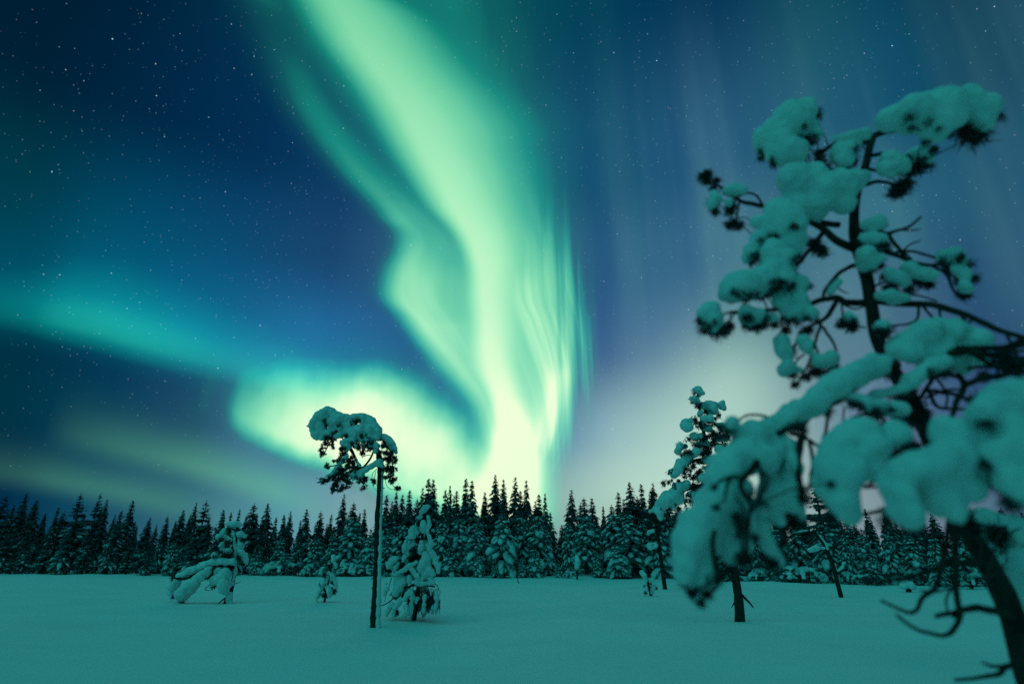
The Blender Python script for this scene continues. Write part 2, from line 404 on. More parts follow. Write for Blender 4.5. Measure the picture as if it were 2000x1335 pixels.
class Mesh:
    def __init__(s): s.v = []; s.f = []
    def tube(s, path, sides=7, flat=1.0, cap=True, rough=0.0, seed=0.0, lift=0.0):
        n = len(path); base = len(s.v)
        side = None
        for i, (p, r) in enumerate(path):
            d = (path[min(i + 1, n - 1)][0] - path[max(i - 1, 0)][0])
            d = d.normalized() if d.length > 1e-9 else Vector((0, 0, 1))
            if side is None:
                side = d.cross(Vector((0, 0, 1)))
                if side.length < 1e-3: side = Vector((1, 0, 0))
            side = (side - d * side.dot(d)); side = side.normalized() if side.length > 1e-6 else Vector((1, 0, 0))
            up = side.cross(d)
            for k in range(sides):
                a = 2 * math.pi * k / sides
                rr = r
                if rough: rr *= 1 + rough * noise.noise((p.x * 9 + seed, p.z * 9, a * 1.3))
                s.v.append(p + side * math.cos(a) * rr + up * (math.sin(a) * rr * flat) + Vector((0, 0, lift * r)))
        for i in range(n - 1):
            for k in range(sides):
                a = base + i * sides + k; b = base + i * sides + (k + 1) % sides
                s.f.append((a, b, b + sides, a + sides))
        if cap:
            s.f.append(tuple(base + k for k in reversed(range(sides))))
            s.f.append(tuple(base + (n - 1) * sides + k for k in range(sides)))
    def tri(s, a, b, c):
        i = len(s.v); s.v += [a, b, c]; s.f.append((i, i + 1, i + 2))
    def ball(s, c, r, tmpl=None, sq=1.0):
        v, f = tmpl or ICO2; i = len(s.v)
        s.v += [c + Vector((q.x * r, q.y * r, q.z * r * sq)) for q in v]
        s.f += [tuple(i + k for k in q) for q in f]
    def tuft(s, c, r, rnd, n=70, width=.07, down=.35, grow=None):
        """a bottle brush of needles round a twig tip"""
        for _ in range(n):
            d = Vector((rnd.gauss(0, 1), rnd.gauss(0, 1), rnd.gauss(-down, .8)))
            if grow is not None: d += grow
            d.normalize()
            q = c + Vector((rnd.gauss(0, 1), rnd.gauss(0, 1), rnd.gauss(0, 1))) * r * .28
            L = r * rnd.uniform(.6, 1.1)
            w = d.cross(Vector((rnd.gauss(0, 1), rnd.gauss(0, 1), rnd.gauss(0, 1))))
            if w.length < 1e-5: continue
            w = w.normalized() * r * width
            s.tri(q - w, q + w, q + d * L)
    def data(s, name, origin=None):
        me = bpy.data.meshes.new(name)
        o = origin or Vector((0, 0, 0))
        me.from_pydata([tuple(p - o) for p in s.v], [], s.f); me.update()
        return me
    def build(s, name, m, parent=None, smooth=True):
        if not s.v: return None
        return mesh_obj(name, s.data(name, parent_origin(parent)), parent, m, smooth)
    def snow(s, name, m, parent, voxel, amp=0.0, freq=8.0, it=6, join=False):
        """melt the collected balls into one soft heap of snow"""
        if not s.v: return None
        me = s.data(name, parent_origin(parent))
        tmp = bpy.data.objects.new('tmp', me); COL.objects.link(tmp)
        md = tmp.modifiers.new('r', 'REMESH'); md.mode = 'VOXEL'; md.voxel_size = voxel; md.use_smooth_shade = True
        sm = tmp.modifiers.new('s', 'SMOOTH'); sm.iterations = it; sm.factor = .5
        dg = bpy.context.evaluated_depsgraph_get(); dg.update()
        out = bpy.data.meshes.new_from_object(tmp.evaluated_get(dg))
        bpy.data.objects.remove(tmp); bpy.data.meshes.remove(me)
        out.name = name
        if amp and len(out.vertices):
            o = parent_origin(parent); nn = [v.normal.copy() for v in out.vertices]
            for v, q in zip(out.vertices, nn):
                p = (v.co + o) * freq
                v.co += q * amp * (noise.noise(p) + .45 * noise.noise(p * 2.3) - .1)
        # every lump that came out separate is a piece of its own; specks are dropped
        bm = bmesh.new(); bm.from_mesh(out); bm.verts.index_update()
        seen = set(); parts = []
        for v in bm.verts:
            if v.index in seen: continue
            stack = [v]; seen.add(v.index); isl = []
            while stack:
                q = stack.pop(); isl.append(q.index)
                for e in q.link_edges:
                    w = e.other_vert(q)
                    if w.index not in seen: seen.add(w.index); stack.append(w)
            parts.append(isl)
        bm.free()
        big = max(len(p) for p in parts)
        parts = [p for p in parts if len(p) > max(30, big * .02)]
        if len(parts) == 1 and len(parts[0]) == len(out.vertices): return mesh_obj(name, out, parent, m, True)
        res = None
        if join:
            parts = [max(parts, key=len)]
        for isl in parts:
            idx = {i: k for k, i in enumerate(isl)}
            fs = [tuple(idx[i] for i in p.vertices) for p in out.polygons if p.vertices[0] in idx]
            me2 = bpy.data.meshes.new(name); me2.from_pydata([out.vertices[i].co.copy() for i in isl], [], fs); me2.update()
            res = mesh_obj(name, me2, parent, m, True)
        bpy.data.meshes.remove(out)
        return res
def parent_origin(p):
    o = Vector((0, 0, 0))
    while p is not None:
        o += p.location; p = p.parent
    return o

class Hero:
    """a tree modelled from points seen in the photograph at their own distance"""
    def __init__(s, name, label, cat, base, Y, seed, scale=1.0, ox=0.0, oy=0.0):
        s.root = thing(name, base, label, cat); s.Y = Y; s.rnd = random.Random(seed)
        s.k, s.ox, s.oy = scale, ox, oy      # close-up coordinates -> photo pixels
    def p(s, x, y, dY=0.0): return at(s.ox + x / s.k, s.oy + y / s.k, s.Y + dY)
    def m(s, r, P): return r / s.k / F0 * depth(P)
    def path(s, pts, n=4, dY=0.0, dY2=None, rw=None):
        out = []; N = len(pts)
        for i, q in enumerate(pts):
            d = dY + ((dY2 - dY) * i / max(1, N - 1) if dY2 is not None else 0)
            P = s.p(q[0], q[1], d); r = q[2] if len(q) > 2 else rw
            out.append((P.x, P.y, P.z, s.m(r, P)))
        return smooth_path(out, n)
    def heap(s, mesh, pts, dY=0.0, dY2=None, jit=0.25, fill=.45):
        """a row of round lumps along the points x, y, r"""
        N = len(pts)
        seq = []
        for i, q in enumerate(pts):
            d = dY + ((dY2 - dY) * i / max(1, N - 1) if dY2 is not None else 0)
            P = s.p(q[0], q[1], d); seq.append((P, s.m(q[2], P)))
        if N == 1: mesh.ball(seq[0][0], seq[0][1])
        for (a, ra), (b, rb) in zip(seq, seq[1:]):
            n = max(1, int((b - a).length / (max(min(ra, rb), 1e-3) * fill)))
            for k in range(n + 1):
                t = k / n; r = ra + (rb - ra) * t
                j = Vector((s.rnd.gauss(0, .06), s.rnd.gauss(0, jit), s.rnd.gauss(0, .06))) * r
                mesh.ball(a.lerp(b, t) + j, r * s.rnd.uniform(.92, 1.06))

# ------------------------------------------------------------------ lone pine with the wind-bent crown, standing on the open snow
def hero_base(x, y):
    p = on_ground(x, y); return Vector((p.x, p.y, ground_z(p.x, p.y)))
def lone_pine():
    base = LONE
    h = Hero('lone_pine', 'tall lone pine with bare trunk, flat crown bent to one side under snow', 'pine tree', base, base.y, 5, 6.673, 580, 780)
    root = h.root; rnd = h.rnd
    k = 6.673
    def F(x, y): return ((x - 580) * k, (y - 780) * k)      # photo pixel -> close-up
    t = Mesh()
    tr = [(*F(730, 1226), 50), (*F(733, 1160), 45), (*F(737, 1080), 40), (*F(739, 1000), 38), (*F(742, 950), 36), (1083, 900, 36), (1080, 800, 40), (1060, 700, 34), (1000, 560, 26), (880, 440, 22), (740, 330, 18), (560, 240, 14), (380, 230, 10), (250, 300, 6)]
    t.tube([(base + Vector((0, 0, -.15)), h.m(84, base))] + h.path(tr, 5), 14, rough=.30)
    for y in (955, 985, 1012, 1060, 1092, 1128, 1150, 1188):
        P = h.p(*F(742 - (y - 950) * .042, y)); sg = rnd.choice((-1, -1, 1)); L = rnd.uniform(.10, .22)
        t.tube([(P, .022), (P + Vector((sg * L * .6, rnd.uniform(-.06, .06), .02)), .016), (P + Vector((sg * L, rnd.uniform(-.08, .08), rnd.uniform(-.03, .05))), .008)], 6, rough=.2)
    t.build('trunk', M_BARK, root)
    # snow plastered along one side of the trunk
    sn = Mesh()
    for y in range(905, 1228, 4):
        f = (y - 905) / 320
        x = 743 - 12.5 * f
        r = (2.7 + 2.6 * f * f + .9 * f) * (1 + .5 * noise.noise((0, y * .09, 2)))
        P = h.p(*F(x + 4.6 + 3.0 * f * f, y), -.035); sn.ball(P, h.m(r * k, P))
        P = h.p(*F(x + 5.2 + 3.0 * f * f, y + 2), .05); sn.ball(P, h.m(r * k * .9, P))
    sn.snow('trunk_snow', M_SNOW, root, .022, .012, 9.0, 3)
    B = [([(1060, 820), (980, 850), (880, 930), (780, 990), (680, 1040)], 26, 10, 0, -.15),
         ([(1010, 620), (960, 760), (840, 890), (760, 760), (720, 680), (650, 560)], 10, 26, .05, -.1),
         ([(840, 890), (700, 880), (560, 960), (420, 1030), (260, 1080)], 24, 6, -.05, -.2),
         ([(760, 790), (620, 820), (480, 860), (380, 870)], 14, 6, -.1, -.2),
         ([(700, 930), (560, 1030), (500, 1110), (540, 1170)], 12, 5, -.1, -.15),
         ([(620, 1030), (400, 1060), (250, 1020)], 8, 3, -.12, -.1), ([(420, 1050), (330, 1090), (270, 1075)], 6, 3, -.12, -.1),
         ([(700, 330), (560, 440), (430, 560), (340, 740)], 16, 6, 0, -.15), ([(560, 440), (640, 600), (600, 640)], 10, 6, -.05, -.1),
         ([(900, 460), (1100, 520), (1200, 620), (1230, 780), (1270, 940)], 16, 6, 0, .1),
         ([(1130, 880), (1200, 900), (1250, 900)], 10, 5, 0, 0), ([(1180, 900), (1200, 1000), (1230, 1080)], 6, 3, 0, .05),
         ([(1140, 980), (1170, 1120), (1240, 1170), (1300, 1140), (1325, 1075)], 4, 2, 0, .1), ([(1230, 1090), (1280, 1150), (1325, 1158)], 4, 2, 0, .1),
         ([(1040, 900), (980, 980), (990, 1120), (1040, 1190)], 5, 2, 0, -.08), ([(1030, 930), (1010, 1050), (1050, 1130)], 4, 2, 0, .05),
         ([(880, 1000), (870, 1090), (880, 1160)], 10, 4, -.1, -.1), ([(820, 1030), (820, 1100)], 7, 3, -.1, -.1),
         ([(820, 600), (830, 700), (860, 760)], 9, 4, 0, 0), ([(860, 740), (930, 720), (990, 730)], 6, 3, 0, 0)]
    for pts, w0, w1, d0, d1 in B:
        N = len(pts)
        b = Mesh(); b.tube(h.path([(x, y, w0 + (w1 - w0) * i / (N - 1)) for i, (x, y) in enumerate(pts)], 4, d0, d1), 6, rough=.15)
        b.build('branch', M_BARK, root)
    T = [(400, 480), (440, 520), (380, 560), (350, 600), (330, 650), (345, 700), (450, 600), (470, 480), (500, 420), (360, 340), (380, 260), (520, 320), (540, 400), (600, 420),
         (640, 470), (700, 520), (760, 500), (800, 540), (840, 480), (860, 560), (900, 520), (920, 480), (900, 600), (830, 620), (780, 600), (740, 560), (960, 560), (980, 620), (860, 680), (940, 640),
         (750, 290), (720, 300), (800, 280), (770, 310), (600, 620), (620, 660), (580, 640), (600, 720), (560, 780), (500, 800), (640, 780), (700, 760), (720, 820), (660, 850), (600, 900), (560, 880), (520, 930), (480, 980), (430, 1000), (380, 1030), (330, 1060),
         (400, 865), (500, 1000), (560, 990), (620, 980), (680, 960), (720, 900), (760, 860), (780, 930), (640, 1020), (580, 1040), (500, 1060), (540, 1100), (500, 1100), (465, 1165), (540, 1170), (600, 1130), (675, 1105), (580, 940), (870, 1030), (880, 1060), (820, 1050), (800, 1000), (880, 1130),
         (1150, 580), (1130, 600), (1170, 620), (1160, 680), (1190, 720), (1230, 700), (1160, 760), (1200, 790), (1240, 760), (1280, 790), (1210, 840), (1260, 880), (1240, 930), (1150, 900), (1200, 910), (1155, 1010), (1275, 1030), (1225, 1060), (1215, 1000), (1310, 1155), (985, 1060), (1095, 690)]
    nd = Mesh()
    tuftparts = {}
    for x, y in T:
        key = 0 if x < 640 and y < 740 else 1 if y < 740 and x < 1040 else 2 if x < 1000 else 3
        m = tuftparts.setdefault(key, Mesh())
        for _ in range(6):
            P = h.p(x + rnd.uniform(-34, 34), y + rnd.uniform(-28, 28), rnd.uniform(-.35, .3))
            m.tuft(P, h.m(rnd.uniform(22, 44), P), rnd, 36, width=.15, down=1.2)
    for key in sorted(tuftparts): tuftparts[key].build('needles', M_NEEDLE, root, False)
    S = [
     [[(230, 300, 70), (300, 220, 80), (380, 175, 70), (440, 165, 55), (500, 210, 60), (560, 240, 60)], [(190, 340, 50), (210, 420, 50), (240, 480, 40), (260, 510, 26)], [(140, 345, 18), (175, 310, 30)], [(300, 330, 70), (330, 400, 40), (280, 440, 50)], [(430, 270, 60), (520, 290, 50)], [(430, 350, 40), (470, 420, 32)], [(330, 440, 40), (400, 420, 44), (460, 460, 34)], [(300, 500, 28), (350, 520, 26)], [(520, 350, 52), (560, 420, 50)]],
     [[(560, 240, 58), (640, 250, 60), (680, 240, 50), (740, 225, 36), (810, 220, 40), (880, 235, 42), (930, 260, 46), (980, 310, 50), (1030, 370, 50), (1070, 430, 42)], [(620, 330, 60), (660, 420, 60), (720, 460, 44)], [(760, 400, 70), (840, 390, 70), (920, 380, 76), (980, 420, 60)], [(880, 300, 50), (850, 270, 40)], [(520, 470, 46), (600, 440, 50)], [(660, 400, 60), (760, 470, 50), (850, 450, 56), (940, 470, 54), (1010, 500, 40)], [(700, 340, 60), (660, 300, 56)], [(640, 520, 36), (720, 540, 40), (800, 520, 36), (880, 530, 40), (960, 540, 44)], [(860, 600, 26), (880, 640, 20)], [(760, 590, 22), (780, 630, 18)], [(1040, 470, 40), (1060, 520, 30)]],
     [[(590, 570, 44), (640, 600, 48), (680, 620, 40), (650, 660, 30)]],
     [[(1000, 560, 44), (1040, 600, 48), (1020, 680, 34)], [(960, 600, 32)]],
     [[(1110, 470, 30), (1150, 500, 44), (1200, 540, 52), (1250, 580, 48), (1275, 640, 36), (1290, 690, 22)], [(1190, 600, 40), (1230, 650, 34)]],
     [[(1080, 820, 46), (1110, 860, 30), (1030, 830, 40), (970, 870, 42), (900, 910, 42), (820, 950, 40), (740, 980, 38), (690, 1000, 22)], [(860, 970, 34), (780, 1020, 24), (720, 1050, 16)]],
     [[(770, 760, 18), (780, 800, 20), (820, 860, 22)]],
     [[(660, 740, 30), (610, 780, 34), (560, 830, 36), (520, 900, 36), (470, 950, 30), (420, 980, 22), (380, 1000, 14)]],
     [[(330, 1045, 16), (300, 1065, 16), (280, 1080, 10)]],
    ]
    for i, groups in enumerate(S):
        sm = Mesh()
        for ch in groups:
            h.heap(sm, ch, -.16 if i not in (4,) else 0, jit=.35)
            if i < 2: h.heap(sm, [(x + 20, y - 8, r) for x, y, r in ch], .18, jit=.4)
        sm.snow('snow_load', M_SNOW, root, .02, .035, 5.0, 3)
    return root

# ------------------------------------------------------------------ small snowy trees of the open bog
def heavy_spruce():
    base = SPRUCE
    h = Hero('snow_laden_spruce', 'small spruce smothered in drooping snow lumps, beside the lone pine trunk', 'spruce tree', base, base.y, 8, 4.945, 700, 960)
    root = h.root; rnd = h.rnd
    t = Mesh(); t.tube([(base + Vector((0, 0, -.1)), .07)] + h.path([(540, 1225, 22), (570, 1000, 20), (600, 700, 16), (620, 400, 12), (640, 180, 7)], 4), 8, rough=.1)
    t.build('trunk', M_BARK, root)
    BR = [([(560, 900), (420, 940), (300, 1060), (190, 1110)], 10, 4, -.1, -.3), ([(590, 880), (680, 850), (760, 810), (830, 780)], 9, 3, -.25, -.35),
          ([(480, 930), (540, 890), (640, 900), (740, 915)], 12, 9, -.3, -.35), ([(600, 520), (540, 530), (470, 560), (420, 600)], 7, 4, -.15, -.3),
          ([(500, 780), (400, 790), (320, 810), (235, 822)], 9, 4, 0, -.1), ([(560, 740), (500, 780), (440, 800)], 8, 5, -.1, -.25),
          ([(700, 880), (760, 900), (780, 960)], 5, 3, 0, .1), ([(320, 830), (290, 930), (250, 1060)], 4, 2, -.1, -.1)]
    for pts, w0, w1, d0, d1 in BR:
        N = len(pts); b = Mesh()
        b.tube(h.path([(x, y, w0 + (w1 - w0) * i / (N - 1)) for i, (x, y) in enumerate(pts)], 4, d0, d1), 6, rough=.15)
        b.build('branch', M_BARK, root)
    nd = Mesh()
    for x, y, n in [(560, 240, 2), (600, 300, 2), (680, 430, 2), (560, 460, 3), (520, 560, 3), (560, 620, 4), (540, 680, 3), (690, 680, 4), (700, 740, 3), (380, 640, 2), (300, 740, 3), (400, 720, 3), (480, 640, 3), (440, 880, 3), (360, 990, 4), (420, 980, 3), (350, 1150, 3), (480, 740, 3), (620, 660, 3)]:
        for _ in range(n * 2):
            P = h.p(x + rnd.uniform(-30, 30), y + rnd.uniform(-30, 30), rnd.uniform(-.25, .3))
            nd.tuft(P, h.m(34, P), rnd, 40, width=.12, down=1.0)
    # the dark curtain of hanging twigs under the lowest boughs
    for i in range(200):
        x = rnd.uniform(490, 770); P = h.p(x, rnd.uniform(925, 1060), rnd.uniform(-.3, .3))
        Q = h.p(x + rnd.uniform(-25, 25), rnd.uniform(1060, 1190), 0); Q.y = P.y + rnd.uniform(-.1, .1)
        nd.tube([(P, .006), (P.lerp(Q, .5) + Vector((rnd.uniform(-.03, .03), 0, 0)), .010), (Q, .004)], 4)
        if i % 3 == 0: nd.tuft(P.lerp(Q, .6), h.m(26, P), rnd, 24, width=.12, down=2.0)
    nd.build('needles', M_NEEDLE, root, False)
    S = [[[(660, 145, 24), (630, 175, 30), (600, 205, 22)], [(575, 250, 20), (600, 240, 18)]],
         [[(625, 290, 22), (630, 340, 28), (625, 380, 22)], [(670, 230, 14), (685, 290, 16), (680, 350, 16), (670, 400, 14)], [(690, 430, 18), (700, 500, 22), (690, 550, 22)]],
         [[(530, 345, 24), (510, 385, 30), (520, 425, 34), (490, 440, 22)], [(570, 390, 20)]],
         [[(460, 480, 20), (452, 530, 24), (440, 570, 16)]], [[(605, 490, 24), (610, 540, 28), (600, 590, 20)]], [[(540, 500, 14), (510, 525, 16), (470, 555, 14)]],
         [[(670, 520, 24), (710, 580, 28), (735, 640, 24), (750, 700, 22), (770, 760, 18), (780, 785, 12)]],
         [[(640, 600, 34), (650, 650, 46), (620, 700, 44), (600, 760, 34)], [(660, 700, 30), (690, 770, 44), (640, 800, 38), (620, 840, 24)], [(720, 800, 26)]],
         [[(370, 640, 22), (330, 665, 36), (300, 705, 30), (285, 735, 14)]], [[(450, 610, 16), (440, 640, 22), (430, 670, 14)]], [[(380, 690, 16), (360, 730, 20), (335, 770, 16)]],
         [[(560, 680, 18), (500, 710, 22), (440, 750, 22), (390, 780, 18), (330, 800, 14)], [(520, 760, 24), (560, 800, 26), (580, 840, 22)]],
         [[(390, 825, 48), (395, 880, 58), (385, 940, 48), (360, 985, 28)], [(430, 860, 40)]], [[(490, 830, 24), (495, 870, 22)], [(500, 960, 24), (520, 990, 20)]],
         [[(560, 880, 20), (620, 880, 22), (690, 885, 18)], [(700, 840, 24), (720, 880, 22)]],
         [[(470, 990, 26), (450, 1040, 26)], [(400, 1050, 30), (370, 1090, 30), (350, 1130, 20)]], [[(270, 940, 24), (255, 980, 20), (245, 1005, 10)], [(265, 885, 12)]],
         [[(330, 1080, 22), (290, 1140, 22), (265, 1190, 18)]], [[(340, 1160, 22), (335, 1200, 18)], [(460, 1110, 24), (470, 1160, 24), (440, 1200, 20)]],
         [[(750, 960, 20), (755, 1020, 26), (745, 1090, 26), (720, 1150, 24), (710, 1175, 14)]], [[(785, 950, 12), (788, 975, 14), (780, 995, 9)]], [[(520, 1000, 24), (515, 1080, 26), (500, 1150, 22), (495, 1190, 14)], [(570, 1030, 18), (560, 1070, 16)]],
         [[(640, 1000, 20), (640, 1080, 20), (625, 1150, 16)]]]
    for i, groups in enumerate(S):
        sm = Mesh(); d = rnd.uniform(-.36, -.18)
        for ch in groups: h.heap(sm, [(x, y, r * 1.14) for x, y, r in ch], d, jit=.4)
        sm.snow('snow_load', M_SNOW, root, .02, .035, 6.0, 3)
    back = Mesh()
    for i in range(60):
        y = rnd.uniform(260, 1170); w = 40 + (y - 150) * .22
        x = 600 - (y - 200) * .05 + rnd.uniform(-w, w) * .8
        h.heap(back, [(x, y, 24), (x + rnd.uniform(-20, 20), y + 50, 24), (x, y + 80, 14)], rnd.uniform(.1, .45), jit=.3)
    back.snow('snow_load', M_SNOW, root, .026, .03, 6.0, 3)
    return root

def bent_pine():
    base = on_ground(442, 1178)
    h = Hero('bent_pine', 'small young pine with two long boughs bent down to the snow', 'pine tree', base, base.y, 21, 4.0, 0, 900)
    root = h.root; rnd = h.rnd
    t = Mesh(); t.tube([(base + Vector((0, 0, -.1)), .09)] + h.path([(1770, 1110, 26), (1800, 1010, 22), (1835, 870, 14), (1845, 740, 11), (1830, 600, 9), (1812, 490, 6)], 4), 8, rough=.15)
    t.build('trunk', M_BARK, root)
    for pts, w0, w1, d0, d1 in [([(1835, 830), (1700, 815), (1560, 870), (1440, 920), (1360, 910)], 14, 8, -.1, -.6), ([(1700, 815), (1560, 900), (1450, 1000), (1400, 1090)], 10, 6, -.3, -.7), ([(1770, 1060), (1730, 1090), (1690, 1130)], 7, 3, 0, -.1),
          ([(1790, 950), (1830, 960), (1880, 940)], 4, 2, 0, .1), ([(1720, 930), (1650, 960), (1600, 1000), (1640, 1010)], 4, 2, -.3, -.4), ([(1800, 880), (1720, 900), (1690, 980)], 9, 5, -.2, -.3), ([(1830, 640), (1760, 660)], 6, 3, 0, 0), ([(1840, 700), (1900, 710)], 6, 3, 0, 0)]:
        N = len(pts); b = Mesh()
        b.tube(h.path([(x, y, w0 + (w1 - w0) * i / (N - 1)) for i, (x, y) in enumerate(pts)], 4, d0, d1), 6, rough=.2)
        b.build('branch', M_BARK, root)
    nd = Mesh()
    for x, y, n in [(1780, 640, 4), (1790, 740, 4), (1800, 850, 5), (1740, 860, 4), (1660, 900, 5), (1600, 900, 5), (1560, 910, 4), (1500, 880, 2), (1700, 700, 3), (1740, 600, 2), (1880, 620, 3), (1360, 900, 3), (1350, 1040, 3), (1420, 1085, 3), (1710, 930, 4), (1740, 920, 4), (1660, 980, 3), (1880, 760, 3), (1690, 740, 3), (1770, 740, 4), (1800, 560, 2), (1860, 560, 2)]:
        for _ in range(n):
            P = h.p(x + rnd.uniform(-24, 24), y + rnd.uniform(-20, 20), rnd.uniform(-.5, .3))
            nd.tuft(P, h.m(30, P), rnd, 40, width=.12)
    nd.build('needles', M_NEEDLE, root, False)
    S = [[[(1818, 540, 10), (1836, 640, 12), (1842, 760, 13), (1836, 860, 14), (1815, 960, 14)]], [[(1790, 495, 20), (1850, 490, 26), (1880, 505, 18)], [(1815, 520, 18)]], [[(1870, 560, 26), (1895, 575, 28), (1912, 590, 20)], [(1820, 560, 20)]], [[(1750, 540, 26), (1745, 565, 22)]], [[(1705, 590, 24), (1730, 580, 22), (1775, 600, 20)]],
         [[(1745, 640, 24), (1725, 670, 20)], [(1760, 620, 22), (1800, 615, 20)]], [[(1870, 620, 22), (1885, 650, 28), (1870, 680, 18)]], [[(1670, 740, 26), (1720, 715, 30), (1770, 705, 24), (1800, 700, 18)]], [[(1890, 710, 24), (1905, 745, 34), (1915, 780, 18)]],
         [[(1820, 785, 24), (1760, 785, 30), (1700, 785, 30), (1640, 800, 34), (1570, 830, 34), (1500, 860, 32), (1440, 890, 28), (1385, 895, 24)], [(1400, 920, 26), (1365, 980, 30), (1345, 1030, 24)]],
         [[(1640, 840, 26), (1580, 890, 32), (1530, 940, 38), (1480, 990, 46), (1440, 1040, 46), (1415, 1075, 26)]],
         [[(1720, 860, 40), (1760, 880, 46), (1730, 920, 48), (1760, 960, 50), (1760, 1010, 34)], [(1680, 930, 36), (1660, 960, 24)]], [[(1800, 1040, 22), (1790, 1090, 28), (1810, 1110, 20)]]]
    D = [-.07, 0, 0, -.05, -.1, -.1, 0, -.15, .0, -.35, -.55, -.3, -.1]
    for groups, d in zip(S, D):
        sm = Mesh()
        for ch in groups: h.heap(sm, ch, d, jit=.45)
        sm.snow('snow_load', M_SNOW, root, .03, .05, 4.0, 2)

def small_tree(name, label, cat, bx, by, k, ox, oy, seed, trunk, needles, snow, voxel=.03, amp=.04, extra=(), nr=26):
    base = on_ground(bx, by)
    h = Hero(name, label, cat, base, base.y, seed, k, ox, oy); root = h.root; rnd = h.rnd
    t = Mesh(); P0 = h.path(trunk, 4)
    t.tube([(base + Vector((0, 0, -.1)), P0[0][1] * 1.2)] + P0, 8, rough=.15); t.build('trunk', M_BARK, root)
    for pts, w0, w1, d0, d1 in extra:
        N = len(pts); b = Mesh()
        b.tube(h.path([(x, y, w0 + (w1 - w0) * i / (N - 1)) for i, (x, y) in enumerate(pts)], 4, d0, d1), 6, rough=.2)
        b.build('branch', M_BARK, root)
    nd = Mesh()
    for x, y, n in needles:
        for _ in range(n):
            P = h.p(x + rnd.uniform(-20, 20), y + rnd.uniform(-18, 18), rnd.uniform(-.35, .35))
            nd.tuft(P, h.m(rnd.uniform(.7, 1.2) * nr, P), rnd, 40, width=.12)
    nd.build('needles', M_NEEDLE, root, False)
    for groups in snow:
        sm = Mesh(); d = rnd.uniform(-.3, .05)
        for ch in groups: h.heap(sm, ch, d, jit=.5)
        sm.snow('snow_load', M_SNOW, root, voxel, amp, 5.0, 2)
    return h
HERO_SPOTS = True
LONE = on_ground(731, 1224); SPRUCE = on_ground(808, 1207)
for c, w in ((LONE, .9), (SPRUCE, 1.0)):
    WELLS.append((c.x + .9, c.y + .1, w * .7, -.12)); WELLS.append((c.x + 1.6, c.y - 1.0, 1.2, -.09))
_q = on_ground(1158, 1128); WELLS.append((_q.x, _q.y + 2, 3.2, .75)); WELLS.append((_q.x + 5, _q.y + 4, 4.0, .5)); WELLS.append((_q.x + 12, _q.y + 7, 5.0, .45))
_q = on_ground(1078, 1149); WELLS.append((_q.x, _q.y + .5, 1.1, -.16)); WELLS.append((_q.x, _q.y + 3.0, 1.6, .13))
_q = on_ground(560, 1160); WELLS.append((_q.x, _q.y, 1.5, -.08))
_q = on_ground(640, 1310); WELLS.append((_q.x, _q.y, 1.6, -.10))
LONE = on_ground(731, 1224); SPRUCE = on_ground(808, 1207)
lone_pine(); heavy_spruce(); bent_pine()
small_tree('snowy_sapling', 'little snow-capped sapling standing between the bent pine and the lone pine', 'sapling', 632, 1175, 4.767, 500, 960, 31,
    [(635, 1030, 12), (660, 900, 9), (695, 740, 7), (712, 610, 5)], [(690, 700, 5), (650, 780, 4), (620, 860, 5), (640, 900, 5), (580, 960, 4), (690, 920, 4), (640, 960, 4), (740, 930, 4), (720, 830, 3), (660, 640, 2)],
    [[[(715, 600, 22), (722, 640, 20)], [(740, 670, 18), (745, 710, 14)]], [[(680, 670, 18), (670, 700, 14)]], [[(690, 760, 22), (720, 790, 24), (740, 850, 22), (750, 900, 18)]], [[(660, 800, 24), (630, 840, 26), (605, 890, 22), (580, 950, 22), (560, 1000, 16)]], [[(660, 880, 20), (690, 930, 26), (685, 980, 18)]], [[(600, 830, 14), (590, 850, 12)]]],
    .03, .03, [([(635, 1028), (590, 1030), (560, 1010)], 4, 2, 0, -.1), ([(700, 850), (740, 880), (760, 910)], 5, 3, 0, .1)])
